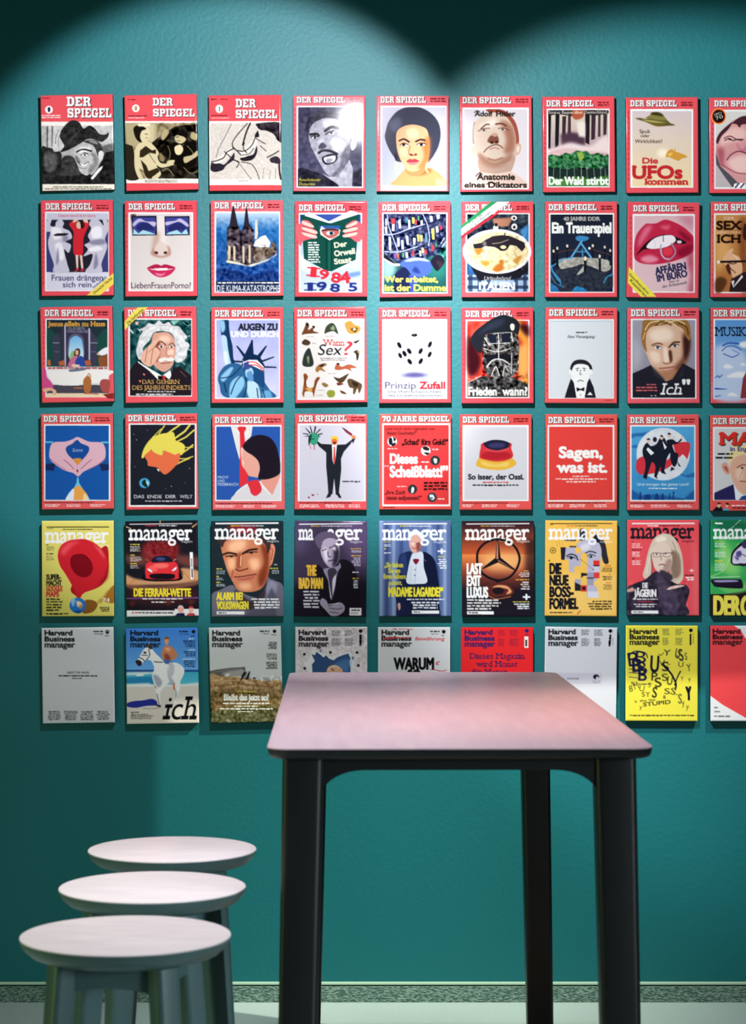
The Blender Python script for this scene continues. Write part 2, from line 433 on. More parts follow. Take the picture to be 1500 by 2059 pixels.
class Canvas:
    def __init__(s, cx, cy, ang, zs, seed):
        s.b = np.ones((GH, GW, 3)); s.c = (cx, cy); a = math.radians(ang)
        s.rv = (math.cos(a), -math.sin(a)); s.dv = (math.sin(a), math.cos(a))
        s.k = GW / (145.0 * zs); s.win = None; s.rng = np.random.RandomState(seed)
    def m(s, p):
        p = np.asarray(p, float).reshape(-1, 2) - s.c
        return np.stack([(p @ s.rv) * s.k + GW / 2, (p @ s.dv) * s.k + GH / 2], 1)
    def cov(s, E):
        out = np.zeros((GH, GW))
        if len(E) == 0: return out
        x0, y0, x1, y1 = E.T
        ya, yb = max(0, int(min(y0.min(), y1.min()))), min(GH, int(max(y0.max(), y1.max())) + 1)
        if yb <= ya: return out
        Y = (np.arange(ya * 4, yb * 4) / 4 + .125)[:, None]
        cr = (y0 <= Y) != (y1 <= Y)
        K = int(cr.sum(1).max())
        if K == 0: return out
        with np.errstate(divide='ignore', invalid='ignore'):
            X = np.where(cr, x0 + (Y - y0) / (y1 - y0) * (x1 - x0), 1e6)
        X.sort(axis=1); X = X[:, :K + (K & 1)]
        if X.shape[1] & 1: X = np.hstack([X, np.full((len(X), 1), 1e6)])
        g = np.arange(GW + 1)[None, :]
        Fs = np.zeros((len(X), GW + 1))
        for j in range(0, X.shape[1], 2):
            Fs += np.clip(g - X[:, j:j + 1], 0, None) - np.clip(g - X[:, j + 1:j + 2], 0, None)
        out[ya:yb] = np.diff(Fs, axis=1).reshape(yb - ya, 4, GW).mean(1)
        return out
    def poly(s, P):
        return s.cov(np.hstack([P, np.roll(P, -1, 0)]))
    def stroke(s, P, w, closed=False):
        if closed: P = np.vstack([P, P[:1]])
        yy, xx = np.mgrid[0:GH, 0:GW] + .5
        d = np.full((GH, GW), 1e9)
        for a, c in zip(P[:-1], P[1:]):
            v = c - a; L2 = max(v @ v, 1e-9)
            t_ = np.clip(((xx - a[0]) * v[0] + (yy - a[1]) * v[1]) / L2, 0, 1)
            d = np.minimum(d, np.hypot(xx - a[0] - t_ * v[0], yy - a[1] - t_ * v[1]))
        return np.clip(w / 2 - d + .5, 0, 1) * min(1, w)
    def edge_stroke(s, E, w):
        x0, y0 = max(0, int(min(E[:, 0].min(), E[:, 2].min()) - w - 1)), max(0, int(min(E[:, 1].min(), E[:, 3].min()) - w - 1))
        x1, y1 = min(GW, int(max(E[:, 0].max(), E[:, 2].max()) + w + 2)), min(GH, int(max(E[:, 1].max(), E[:, 3].max()) + w + 2))
        out = np.zeros((GH, GW))
        if x1 <= x0 or y1 <= y0: return out
        yy, xx = np.mgrid[y0:y1, x0:x1] + .5
        d = np.full(yy.shape, 1e9)
        for ax, ay, bx, by in E:
            i0, i1 = max(0, int(min(ax, bx) - w - 1) - x0), int(max(ax, bx) + w + 2) - x0
            j0, j1 = max(0, int(min(ay, by) - w - 1) - y0), int(max(ay, by) + w + 2) - y0
            if i1 <= i0 or j1 <= j0: continue
            X, Y = xx[j0:j1, i0:i1], yy[j0:j1, i0:i1]
            if X.size == 0: continue
            vx, vy = bx - ax, by - ay; L2 = max(vx * vx + vy * vy, 1e-9)
            t_ = np.clip(((X - ax) * vx + (Y - ay) * vy) / L2, 0, 1)
            np.minimum(d[j0:j1, i0:i1], np.hypot(X - ax - t_ * vx, Y - ay - t_ * vy), out=d[j0:j1, i0:i1])
        out[y0:y1, x0:x1] = np.clip(w / 2 - d + .5, 0, 1) * min(1, w)
        return out
    def paint(s, mask, spec):
        blur = 0; alpha = 1.0
        q = re.search(r'~([0-9.]+)', spec); blur = float(q.group(1)) if q else 0
        q = re.search(r':([0-9.]+)', spec); alpha = float(q.group(1)) if q else 1.0
        spec = re.sub(r'[~:][0-9.]+', '', spec)
        if blur: mask = gblur(mask, max(.3, blur * s.k))
        mask = mask * alpha
        if s.win is not None: mask = mask * s.win
        if '>' in spec or ']' in spec:
            ax = 0 if '>' in spec else 1
            a, c = spec.replace(']', '>').split('>')
            idx = np.where(mask.max(axis=1 - ax) > .02)[0]
            lo, hi = (idx[0], idx[-1]) if len(idx) else (0, 1)
            t_ = np.clip((np.arange(mask.shape[ax]) - lo) / max(1, hi - lo), 0, 1)
            t_ = t_[:, None, None] if ax == 0 else t_[None, :, None]
            colr = hexcol(a) * (1 - t_) + hexcol(c) * t_
        else: colr = hexcol(spec)[None, None]
        s.b = s.b * (1 - mask[..., None]) + colr * mask[..., None]
    def text(s, spec, fl, x, y, w, h, txt, ang=0.0):
        bold = 0
        wt = .055 if 'b' in fl else .12 if 'B' in fl else 0.0
        if h * s.k < 5: wt *= .6
        if '*' in fl: wt *= 1.3
        if 's' in fl and 'm' not in fl: wt *= 1.15
        if 'm' in fl: wt *= .45
        if 'M' in fl:
            E = masthead_edges(txt); P = lambda Q: s.m(np.stack([x + Q[:, 0] * w / max(E[:, 0].max(), 1), y - Q[:, 1] * h / 100], 1))
            s.paint(s.cov(np.hstack([P(E[:, :2]), P(E[:, 2:])])), spec)
            return
        E = text_edges(txt, bold)
        if len(E) == 0: return
        E = E.copy(); capE = text_edges('H', bold); ch = capE[:, 1].max(); base = capE[:, 1].min()
        if 'x' in fl: ch = text_edges('x', bold)[:, 1].max()
        rects = []
        if 's' in fl:
            xh = text_edges('x', bold)[:, 1].max(); asc = text_edges('l', bold)[:, 1].max()
            for xa, ya, xb, yb in E:
                if abs(ya - yb) < .004 and .05 < abs(xa - xb) < .24:
                    for lv, dn in ((base, 1), (text_edges('H', bold)[:, 1].max(), -1), (xh, -1), (asc, -1)):
                        if abs(ya - lv) < .012:
                            e = .085; tk = .11
                            lo, hi = min(xa, xb) - e, max(xa, xb) + e
                            rects.append((lo, lv, hi, lv + dn * tk)); break
        mnx, mxx = min(E[:, 0].min(), E[:, 2].min()), max(E[:, 0].max(), E[:, 2].max())
        sx = w / (mxx - mnx); sy = h / ch
        sl = .22 if 'i' in fl else 0
        a = math.radians(ang); ca, sa = math.cos(a), math.sin(a)
        def tf(P):
            X = (P[:, 0] - mnx) * sx + sl * (P[:, 1] - base) * sy; Yv = (P[:, 1] - base) * sy
            return s.m(np.stack([x + X * ca - Yv * sa, y - X * sa - Yv * ca], 1))
        E2 = np.hstack([tf(E[:, :2]), tf(E[:, 2:])])
        mk = s.cov(E2)
        if wt:
            mk = np.maximum(mk, s.edge_stroke(E2, max(wt * h * s.k, .25)))
        for lo, la, hi, lb in rects:
            P = tf(np.array([[lo, la], [hi, la], [hi, lb], [lo, lb]]))
            mk = np.maximum(mk, s.poly(P))
        s.paint(mk, spec)
    def greek(s, spec, x, y, w, h, n, al='l', fill=.55):
        lh = h / n; out = np.zeros((GH, GW))
        for i in range(int(n)):
            L = w * (.7 + .3 * s.rng.rand()) if al != 'j' else w
            xs = x + (0 if al in 'lj' else (w - L) / (1 if al == 'r' else 2))
            e = xs + L; cur = xs
            while cur < e - 4:
                q = min(e - cur, (14 + 34 * s.rng.rand()) * max(.5, lh / 16)); yy = y + lh * i + lh * .2
                hh = lh * fill * (.8 + .4 * s.rng.rand())
                out = np.maximum(out, s.poly(s.m([cur, yy, cur + q, yy, cur + q, yy + hh, cur, yy + hh])))
                cur += q + lh * .35
        s.paint(out, spec)
    def noise(s, amp, sc, x0, y0, x1, y1):
        P = s.m([x0, y0, x1, y1]); a = np.clip(np.round(P[0]).astype(int), 0, (GW, GH)); c = np.clip(np.round(P[1]).astype(int), 0, (GW, GH))
        w, h = c[0] - a[0], c[1] - a[1]
        if w < 1 or h < 1: return
        g = s.rng.randn(GH, GW)
        st = max(.3, sc * s.k); g = gblur(g, st); g /= g.std() + 1e-9
        win = np.zeros((GH, GW)); win[a[1]:c[1], a[0]:c[0]] = 1
        if s.win is not None: win = win * s.win
        s.b = np.clip(s.b + (g * win * amp * .62)[..., None], 0, 1)
    def run(s, src):
        for ln in re.sub(r'/(?=[A-Z]+ )', '\n', src).strip().split('\n'):
            ln = ln.strip()
            if not ln: continue
            tk = ln.split(' '); op = tk[0]
            if op == 'K':
                v = [float(q) for q in tk[1:] if q]
                s.win = s.poly(s.m([v[0], v[1], v[2], v[1], v[2], v[3], v[0], v[3]])) if len(v) == 4 else (s.poly(s.m(v)) if v else None)
                continue
            if op == 'N': s.noise(*[float(q) for q in tk[1:] if q]); continue
            col = tk[1]
            if op == 'B': s.paint(np.ones((GH, GW)), col); continue
            if op == 'T':
                fl = tk[2]; ang = 0.0
                if '@' in fl: fl, q = fl.split('@'); ang = float(q)
                v = [float(q) for q in tk[3:7]]
                s.text(col, fl, *v, ' '.join(tk[7:]).replace('_', ' '), ang); continue
            if op == 'Q':
                v = [float(q) for q in tk[2:7]]; s.greek(col, *v, *(tk[7:8])); continue
            if op == 'SP':     # title block + white frame: inner rect, title box
                x0, y0, x1, y1, tx, ty, tw, th = [float(q) for q in tk[2:10]]
                s.paint(np.ones((GH, GW)), col)
                s.paint(np.full((GH, GW), .16), 'ffd8d4')
                wh = 'f4fbfb'
                s.paint(s.poly(s.m([x0, y0, x1, y0, x1, y1, x0, y1])), wh)
                name = ' '.join(tk[10:]).replace('_', ' ') or 'DER SPIEGEL'
                s.text('2a1416', 'M', tx + 7, ty + 3, tw, th, name)
                s.text(wh, 'M', tx, ty, tw, th, name)
                if tw < 500:
                    s.greek('6e161c', tx + tw + 38, ty - th * .8, x1 - tx - tw - 44, th * .8, 2, 'j', .5)
                    for q in range(14):
                        yy = y0 + 20 + (y1 - y0 - 60) * q / 14
                        s.paint(s.poly(s.m([x0 - 20, yy, x0 - 13, yy, x0 - 13, yy + 26, x0 - 20, yy + 26])), '8e1a22:.6')
                continue
            if op == 'HBM':
                x, b1, x1, b3 = [float(q) for q in tk[2:6]]; w = x1 - x; b3 -= 8
                s.text(col, 'B*', x, b1, w * .91, 40, 'Harvard')
                s.text(col, 'B*', x, (b1 + b3) / 2, w * .985, 40, 'Business')
                s.text(col, 'B*x', x, b3, w, 32, 'manager')
                continue
            for grp in ' '.join(tk[2:]).split('/'):
                v = [float(q) for q in grp.split()]
                if op == 'P': s.paint(s.poly(s.m(v)), col)
                elif op == 'S': s.paint(s.poly(catmull(s.m(v), True)), col)
                elif op == 'R': s.paint(s.poly(s.m([v[0], v[1], v[2], v[1], v[2], v[3], v[0], v[3]])), col)
                elif op == 'L': s.paint(s.stroke(s.m(v[1:]), v[0] * s.k), col)
                elif op == 'C': s.paint(s.stroke(catmull(s.m(v[1:]), False, 5), v[0] * s.k), col)
                elif op == 'E':
                    a = np.arange(40) * math.tau / 40; r = math.radians(v[4] if len(v) > 4 else 0)
                    ex, ey = v[2] * np.cos(a), v[3] * np.sin(a)
                    s.paint(s.poly(s.m(np.stack([v[0] + ex * math.cos(r) - ey * math.sin(r), v[1] + ex * math.sin(r) + ey * math.cos(r)], 1))), col)
ART = r'''
@@ 1 1 378 470 1.2 | historic news magazine cover, grinning man lifting a dark felt hat, two-line masthead
B e9565e
R f6f3ec 40 288 730 335
R d6d5d2>8a8988 55 322 705 835
P b9b8b5 60 330 110 325 105 520 60 530/P 5d5c5b 108 326 122 326 118 515 106 515/P 777 150 326 165 326 160 500 148 510
P 6f6e6d 560 440 705 330 705 840 540 840
P c9c8c5~6 430 330 700 322 700 470 600 500 520 430
S 262626 60 530 110 512 225 552 240 620 238 720 200 838 60 842
S 585756~8 90 560 190 570 190 700 100 720
S 3c3b3b 250 600 330 590 400 680 440 790 300 838 220 838 235 700
S cfcecb 165 440 180 375 225 335 275 345 250 390 240 440 262 500 235 530 205 548 165 540
C 555 5 215 360 190 420 185 480/C 555 4 245 360 215 420 210 500
P 1f1f1f 60 838 210 760 330 760 460 740 560 700 620 560 705 540 705 842
S c2c1bf 352 530 400 488 470 455 545 475 585 560 590 620 560 680 520 740 465 760 405 730 375 660 352 600
S 8f8e8d~7 500 560 560 600 540 700 480 745 470 700 520 640
S e3e2e0~8 380 540 440 500 500 520 460 560 400 570
S 3a3a3a 430 462 500 445 555 455 600 520 590 570 560 590 545 550 520 500 480 480/S 8a8a88~4 470 452 530 450 560 480 520 480
S e2e1de 562 565 585 540 608 560 600 615 575 632
S 292929 248 345 300 290 345 275 395 295 432 348 480 322 530 348 572 395 625 400 652 382 645 425 590 465 535 445 470 440 400 480 320 525 225 556 262 500 225 430 230 380
C 474645 8 300 470 380 380 420 350/C 454443 7 480 340 560 400
C 141414 13 372 552 425 530 500 545/C 1c1c1c 9 410 580 440 560 470 572
S f0f0ee 415 578 440 566 468 578 440 592/E 111 443 578 9 9
S 6f6e6d~4 355 580 385 600 400 640 370 640
C 222 8 385 640 420 668 475 640/S f6f6f4 398 646 435 662 470 645 455 672 420 676
C 4a4a49 5 395 690 430 700 465 690
P f6f6f4 488 790 560 700 602 672 590 705 515 792
P 111 450 770 490 740 500 790 480 810
N .05 9 60 325 705 838
T 151515 M 290 157 215 82 DER
T fbfdfd M 283 152 215 82 DER
T 151515 M 296 257 388 82 SPIEGEL
T fbfdfd M 289 252 388 82 SPIEGEL
E fdfaf4 128 183 34 34
S 27224a 118 165 138 165 138 195 128 205 118 195
Q 7c1f28 65 75 95 14 1
Q f5d9d6 62 225 200 36 2
R f6f1df 40 834 730 898
Q 7f7a6c 90 850 590 34 2 c
R ec5158 40 892 730 930

@@ 1 2 1123 469 1.2 | old sepia news magazine cover, bare-midriff dancer in a headdress before seated man
B e9555d
R f4f4ea 780 283 1470 830
R 8c7f5c 805 300 1450 785
P b3a77f 805 300 1080 300 1090 520 820 520
P cfc49b~8 960 300 1060 310 1060 480 1000 450
P 1f1b14 1040 470 1130 400 1240 330 1300 320 1450 310 1450 785 1100 785 1060 640
N .14 10 1090 300 1455 500
N .10 12 805 500 1455 785
S 2a261c 805 640 870 560 900 640 930 785 805 785
P 2a2419 805 480 870 500 890 600 805 640
S ddd0a4 895 520 940 470 1000 460 1060 500 1100 560 1090 600 1120 650 1200 650 1235 632 1240 660 1130 690 1080 670 1120 740 1080 785 1010 785 1000 740 930 700 960 785 925 785 890 700 885 600
P 2f2718 935 540 985 500 1040 540 1075 530 1075 570 1020 560 960 600 930 600
P 2f2718 940 620 990 670 1010 720 1090 690 1110 720 1060 760 1010 790 980 760/P 2f2718 1000 735 1045 745 1040 785 1010 785
C 5c4f33 5 1010 560 1040 610 1070 650
S e0d3a8 905 350 960 335 1010 350 1025 410 1000 455 955 460 925 430
S 1a150f 880 340 930 320 990 350 950 370 935 420 950 470 910 450 885 400
P efe6c4 915 305 1025 305 1020 328 920 330
C 2a2419 5 980 395 1005 398/C 2a2419 4 985 430 1005 430
S 0f0c09 1160 520 1210 480 1250 470 1300 510 1350 470 1430 490 1440 620 1370 690 1240 660 1170 600
S cdbf92 1240 420 1290 400 1340 420 1330 460 1290 480 1250 460
S 120f0b 1270 370 1320 360 1350 400 1345 440 1320 420 1260 400
S e6d9ae 1240 510 1290 490 1315 530 1290 575 1250 570/C 2a241a 6 1250 425 1275 420/C 2a241a 5 1262 455 1285 455/C 8c7f58 6 1180 500 1200 560 1190 620/C 8c7f58 6 1350 500 1400 560 1390 620/C 6c6040 5 1150 390 1170 420/S 8c8058~3 1110 560 1150 600 1140 640 1105 620/C a89c70 5 1320 690 1380 740 1440 720/C a89c70 6 1130 720 1180 700 1230 760
S d8cb9f 1180 630 1240 625 1220 660 1170 670
S c6b88c 1320 600 1390 580 1440 540 1446 580 1390 620 1330 650
S b8a97c~3 1150 350 1190 380 1140 450 1120 420/S b8a97c~3 1390 380 1440 400 1430 450 1380 430
T 151515 M 1052 152 178 68 DER
T f9fcfc M 1046 148 178 68 DER
T 151515 M 1054 247 368 68 SPIEGEL
T f9fcfc M 1048 243 368 68 SPIEGEL
E fbf8f0 898 171 33 33
S b98f5a 890 155 908 155 908 185 898 192 890 185
Q 7c1f28 825 88 95 14 1
Q 4a1014 832 232 190 12 1
Q f5d9d6 832 248 190 14 1
Q 8a8470 920 795 400 26 2 c
R ea515a 780 826 1475 930

@@ 1 3 366 473 .4 | old news magazine cover, drawing of high-heeled sandals beside woman's profile, torn grey tones
B e9535b
R f3f0e6 30 283 700 845
R d9d2c8 60 303 690 792
C 57504c 5 245 303 200 400 140 510 110 600/C 3a3433 9 385 303 300 400 255 470 262 520/C 231e20 14 410 303 380 370 355 450 345 490
S 28222a 475 303 690 303 690 460 650 450 620 400 560 370 500 360 470 330
N .10 12 480 303 690 460
S d9d2c8 500 370 560 370 620 420 640 520 610 570 560 590 550 540 500 450 470 400
P 201c22 452 400 480 360 490 420 450 430
C 3a3436 7 455 430 520 470 545 480/C 3a3436 7 500 500 550 545
S 2a2530 60 690 75 645 150 655 185 660 240 600 270 560 265 620 200 670 170 710 110 728 70 718
S efe8de 80 640 130 600 190 560 240 510 260 540 200 600 150 640 110 655
C 242026 10 70 640 130 625 180 600 205 555 270 520/C 242026 8 185 550 240 600 300 640/C 2a2528 9 255 510 290 540 330 580
S 242026 320 610 380 590 440 570 465 500 470 560 430 620 350 632
S efe8de 330 560 380 510 450 440 470 470 440 540 400 580 340 600
C 242026 9 300 540 360 545 420 500 450 440/C 242026 7 330 580 400 570 440 520/C 2c282c 8 360 470 350 520 380 560
C 3a3436 9 240 620 310 640 290 690
S 322c38 585 610 640 590 675 620 670 655 620 650 590 640
C 2a2528 10 560 600 620 570 660 545/C 2a2528 16 665 650 668 720 680 790
C 403a3c 7 330 640 420 660 465 720 490 790/C 5a5453 5 320 660 380 740 420 790/C 8c857e 5 520 790 530 700/C 8c857e 5 580 790 590 710/C 8c857e 5 630 790 635 700
N .03 5 60 303 690 792
T 151515 M 288 167 178 74 DER
T f9fcfc M 282 163 178 74 DER
T 151515 M 288 262 366 74 SPIEGEL
T f9fcfc M 282 258 366 74 SPIEGEL
E fbf8f0 138 176 33 36
R 777 134 152 144 200
Q 15100f 65 86 70 14 1
Q 8c2830 145 86 85 14 1
Q 4a1014 70 228 160 14 1
Q f5c9c6 65 250 190 12 1
Q 8a8070 310 800 110 12 1
R ea4f58 30 842 700 930

@@ 1 4 1112 477 .1 | news magazine cover, dark portrait of shouting man with moustache, bright lamp glare on it
SP e85a6a 825 150 1410 865 825 122 425 50
K 836 160 1400 856
R 3a3850>50506a 837 160 1400 855
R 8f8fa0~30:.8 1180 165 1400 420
S a9a9b6 935 300 1000 260 1100 240 1200 260 1270 320 1300 440 1290 560 1240 680 1180 770 1110 760 1050 690 990 580 950 500 930 400
S d4d3dc~8 1060 270 1160 270 1180 330 1080 350
S d8d7de~8 1140 430 1230 450 1250 540 1180 560 1130 500
S 6c6b7c~8 1230 560 1290 480 1280 620 1180 760 1120 760 1200 680
S c9c8d0~6 1000 470 1040 440 1060 500 1020 520
S 2b2a3b 900 330 935 260 1000 220 1080 200 1180 215 1250 260 1300 340 1330 460 1300 520 1290 420 1250 330 1180 270 1080 255 1000 285 950 330 930 400
C 8887a0 6 945 300 935 360/C 8887a0 5 985 290 985 340
C 16151f 24 1075 370 1130 335 1190 345/C 16151f 20 945 400 1000 395 1020 410
E eeedf2 1135 385 30 13 -20/E 101018 1130 385 12 12/E eeedf2 980 425 24 14/E 101018 985 428 11 11
C 16151f 12 1080 400 1110 380 1150 370/C 16151f 10 950 425 975 412 1010 418
S 4a495a 1015 510 1050 470 1090 500 1070 520 1030 530
C 22212e 22 1020 560 1060 540 1120 545 1180 570
S 1b1a26 1050 600 1100 575 1170 570 1185 610 1150 650 1090 665 1055 640
S d9d8e0 1065 605 1110 590 1165 585 1160 630 1110 650 1075 640
S 8f8ea0 1085 620 1140 610 1130 640 1095 650
P b0b0be 1050 740 1110 770 1190 770 1290 620 1320 700 1310 860 1180 860 1130 800
S 232230 840 700 960 720 1060 760 1190 860 840 860
S e6e6ef 1300 470 1340 430 1350 500 1310 540
P 2a2938 1330 860 1320 740 1400 690 1400 860
N .06 10 837 160 1400 855
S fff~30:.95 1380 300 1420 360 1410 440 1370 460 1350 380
T f2e04a Bi 845 808 190 26 Revolutionär
T f2e04a Bi 845 845 140 26 Dutschke

@@ 1 5 351 479 0 | news magazine cover, portrait of woman with rounded black hair and dangling gold earrings
SP e65a68 70 148 650 890 68 122 400 54
K 80 158 648 888
R c4c2d2>aeb4cc 80 160 645 845
R eef0ec 80 846 645 888
Q 9a9c98 210 852 320 28 2 c
S 3a3c4c 340 160 430 168 520 220 580 300 598 400 580 500 545 570 510 620 470 640 230 640 190 600 140 520 108 430 115 370 140 290 200 210 270 170
S 555a70~14 150 300 230 250 250 330 180 380
S e8a06a 250 740 300 700 480 690 560 720 620 780 650 845 185 845 205 790
S c76a3c~8 300 700 400 760 520 720 460 690
S d98a58 290 600 300 740 400 760 470 700 480 600
S f0b184 212 380 260 335 330 315 400 320 470 350 492 410 500 500 490 600 440 690 370 725 310 715 260 650 222 560 208 470
S c8733f~14 440 480 500 420 495 600 430 700 400 690 450 600
S f8d2a6~10 300 360 380 350 400 420 320 430
S f9cfa0~7 240 530 290 520 300 580 260 590
C 2c1c20 15 235 455 275 440 320 465/C 2c1c20 15 380 462 420 445 458 450
S f6ece8 248 492 270 478 300 484 312 498 285 502/S f6ece8 392 492 420 478 455 484 462 492 430 502
E 241a22 273 489 15 13/E 241a22 428 489 15 13
C 1f1418 7 240 492 270 476 312 488/C 1f1418 7 388 488 425 474 468 484
C a85c38 7 330 500 318 560 335 580 360 584 380 572/S 7a3a2c 322 572 345 568 355 584 330 586/S 7a3a2c 365 572 385 565 392 578 370 586
S c23c46 298 635 330 612 348 620 370 612 408 632 380 640 340 640/S e07a7a 302 638 350 642 408 634 380 662 330 664
C 5c1c24 5 300 636 350 640 408 632
C e8d9a0 14 208 640 205 690 212 740/C e9d592 16 478 650 470 700 485 730
S 2c1d20~4 200 560 218 600 210 620 195 600
P f5d9a8:.6~6 560 780 640 800 640 840 560 845

@@ 1 6 1090 481 .5 | news magazine cover, reddish face seen from below with black blackletter headline
SP e5404c 795 165 1380 880 795 128 430 54
K 808 178 1368 868
R d9cfd6>e6dde0 808 178 1368 868
S 9c4a3c 1000 190 1080 172 1180 200 1260 290 1290 400 1290 480 1255 490 1230 380 1180 280 1100 230
S 8f6a52 905 290 890 340 885 420 890 480 905 460
S bfa090 955 600 950 730 1010 760 1160 760 1235 700 1240 560
S d9c2b2 905 300 970 240 1070 205 1160 230 1225 300 1262 400 1265 520 1240 610 1200 660 1080 680 980 660 930 600 900 500 890 400
S a5705c~16 1130 280 1230 320 1265 450 1240 560 1160 560 1180 440
S a87c68~12 940 560 1080 640 1230 560 1220 640 1080 690 960 650
S f0e2d6~14 940 330 1010 290 1080 260 1080 320 990 340
S d8bfae 868 510 890 500 905 520 915 590 895 600 872 560/S d0ab98 1262 500 1290 475 1312 495 1305 550 1275 585 1262 570
S ead8c8~3 1275 510 1295 500 1295 540 1275 560
C 6e3f34 12 960 350 1000 315 1030 312/C 6e3f34 14 1090 310 1140 305 1180 325
C 55302a 6 935 370 980 350 1035 345/C 55302a 6 1110 348 1160 345 1205 365
E c9b8ac 985 365 26 11/E 4e3430 985 362 10 9/E c9b8ac 1150 358 26 10/E 4e3430 1150 356 10 9
S 7f4c40~3 1015 460 1038 415 1075 402 1108 418 1116 465 1090 478 1040 474
S c69a86 1050 400 1085 385 1110 405 1080 420/S 4a221e 1040 462 1062 458 1068 478 1045 480/S 4a221e 1085 458 1105 455 1110 475 1088 478
C 5a2c26 8 985 555 1010 525 1050 500 1080 490 1120 495 1150 520/C b07462~3 9 1040 530 1080 515 1120 528
C a06a58~4 14 1020 610 1080 625 1150 605
P e4c4b8 900 760 960 730 1090 745 1220 720 1300 770 1370 830 1370 868 808 868
T 151210 B 905 240 155 42 Adolf
T 151210 B 1095 240 165 42 Hitler
C 151210 7 900 208 925 192 950 205/C 151210 6 1085 205 1110 190 1130 205
T 151210 B 925 795 330 50 Anatomie
T 151210 B 815 865 545 48 eines_Diktators
C 151210 8 915 765 945 735 970 750/C 151210 8 1010 835 1050 815 1085 830

@@ 1 7 369 485 .5 | news magazine cover, dying forest with mist over green treetops and white headline
SP e23a48 88 175 640 862 84 155 415 54
K 99 187 633 853
R d8cdb4>b89aa4 100 187 632 540
R 1d2c28 100 590 632 852
P 18181c 100 187 128 187 120 520 100 525/P 1c1a20 165 225 200 225 192 500 160 520/P 3a2c30 225 240 260 240 250 440 222 430/P 4a3038 275 225 300 225 300 400 272 400/P 1f1c22 425 187 468 187 462 490 428 470/P 3a2b34 480 187 520 187 512 440 478 450/P 4b3744 540 215 562 215 560 420 538 420/P 3d2e36 585 210 620 210 612 400 585 410
P 4c3444~10 210 400 300 380 380 390 430 440 420 500 220 500
S 2b2226 100 187 632 187 632 215 500 235 420 215 330 240 200 225 100 232
S b0553a~4 320 187 410 187 412 240 385 262 340 270 310 240
P e9dcd4~8 350 300 400 280 425 300 425 420 370 420
S e8d3d2~12 100 545 200 500 300 470 420 500 480 500 560 440 632 420 632 590 500 600 350 580 100 610
S d9b3b6~8 100 560 250 520 420 540 632 560 632 590 100 600
S 2f6b42 100 590 150 575 200 590 250 560 300 570 350 540 400 550 440 545 480 575 540 560 590 585 632 575 632 660 540 700 400 690 250 700 100 680
N .16 7 100 570 632 700
P 8fae4a~3 350 560 400 550 420 600 380 640/P 5c9a5a~3 120 600 160 590 170 640/P 5c9a5a~3 500 590 540 580 560 640/P 4f8f52~3 240 580 280 575 290 640
L 8d9a92:.8 6 150 680 145 790/L 8d9a92:.8 6 205 670 205 790/L 8d9a92:.8 6 270 680 262 790/L 8d9a92:.8 6 325 670 335 790/L b4b9b2:.8 6 390 680 395 790/L 8d9a92:.8 6 440 660 445 790/L 8d9a92:.8 6 500 690 510 790/L 8d9a92:.8 6 560 680 565 790/L 8d9a92:.8 6 600 690 606 790
P 4a8a34~8 100 770 200 790 360 770 480 790 632 760 632 852 100 852
T f6f2e4 Bs 105 218 510 24 Saurer_Regen_über_Deutschland
T fff B 108 838 300 66 Der_Wald
T fff B 440 838 190 66 stirbt

@@ 1 8 1109 492 .4 | news magazine cover, flying saucers in a pale sky over red headline about UFOs
SP e33c48 830 178 1382 865 828 155 410 54
K 845 195 1369 856
R d6c4c8>f0d9a8 846 195 1368 855
S 5f5a2e 875 262 910 255 960 262 1010 258 1090 270 1150 275 1180 300 1225 318 1160 325 1080 328 1010 310 960 290
S 857d42 965 255 1010 225 1020 208 1070 205 1110 222 1140 258 1150 275 1080 275 1010 262
S 3f3c1e~3 1010 225 1020 208 1070 205 1110 222 1115 240 1060 235
S b9a860~4 930 268 1010 275 1100 290 1150 295 1080 300 990 290
S a0672e~3 990 300 1060 322 1130 322 1060 330
S fff2d8~16 1070 540 1140 530 1170 570 1120 600 1080 590
S d59a3c 1140 595 1160 545 1200 530 1220 550 1260 560 1310 580 1330 597 1280 612 1255 630 1210 615 1170 598
S f2c868~4 1160 570 1200 560 1180 590
L c98f3a 7 1222 525 1224 550
T 1a1612 b 910 388 95 32 Spuk
T 1a1612 b 920 424 80 26 oder
T 1a1612 b 870 475 240 32 Wirklichkeit?
T c32a30 Bs 938 652 132 46 Die
T c32a30 Bs 852 783 430 106 UFOs
T c32a30 Bs 962 838 370 52 kommen

@@ 1 9 462 524 .2 | news magazine cover cropped at right edge, heavy caricature face with round black badge
SP e63c4c 172 195 800 930 172 165 445 56
R dcdad6>cfc9c4 184 210 780 915
S d99a9c 190 480 240 400 340 300 460 260 600 270 700 400 720 600 640 780 480 880 360 860 240 760 200 640
S f0c2bc~16 240 430 340 360 460 380 460 460 320 500 230 520
S f3c8c2~16 300 680 400 620 500 640 520 760 380 780
S b25a68~14 200 560 260 560 260 680 240 740 210 660
S 4a2530 340 320 400 270 470 250 620 250 600 330 440 330 410 360 380 330
S 4a2530 190 480 230 400 340 310 300 380 240 440 205 510
C 7a3448 10 265 460 320 440 380 470 430 480
C 2c1820 9 270 480 310 462 345 480 390 470 440 470
E 2c1820 318 470 14 8
S c8788a~5 380 500 430 560 480 520 470 600 400 560
C 6a2838 10 290 660 330 610 400 580 470 600
C 9c4a58~3 10 240 700 300 740 380 780 470 790
P c4b7ba 184 640 210 700 300 780 360 915 184 915
P 55525c 184 590 230 720 320 800 400 880 340 915 250 790 190 700
P fff 360 880 460 870 460 915 350 915
L 2a2a4c 14 370 915 400 880/L 2a2a4c 14 420 915 450 880
E f7c34a 213 256 70 74/E d8301f 213 256 63 67/E 15110f 213 256 54 58
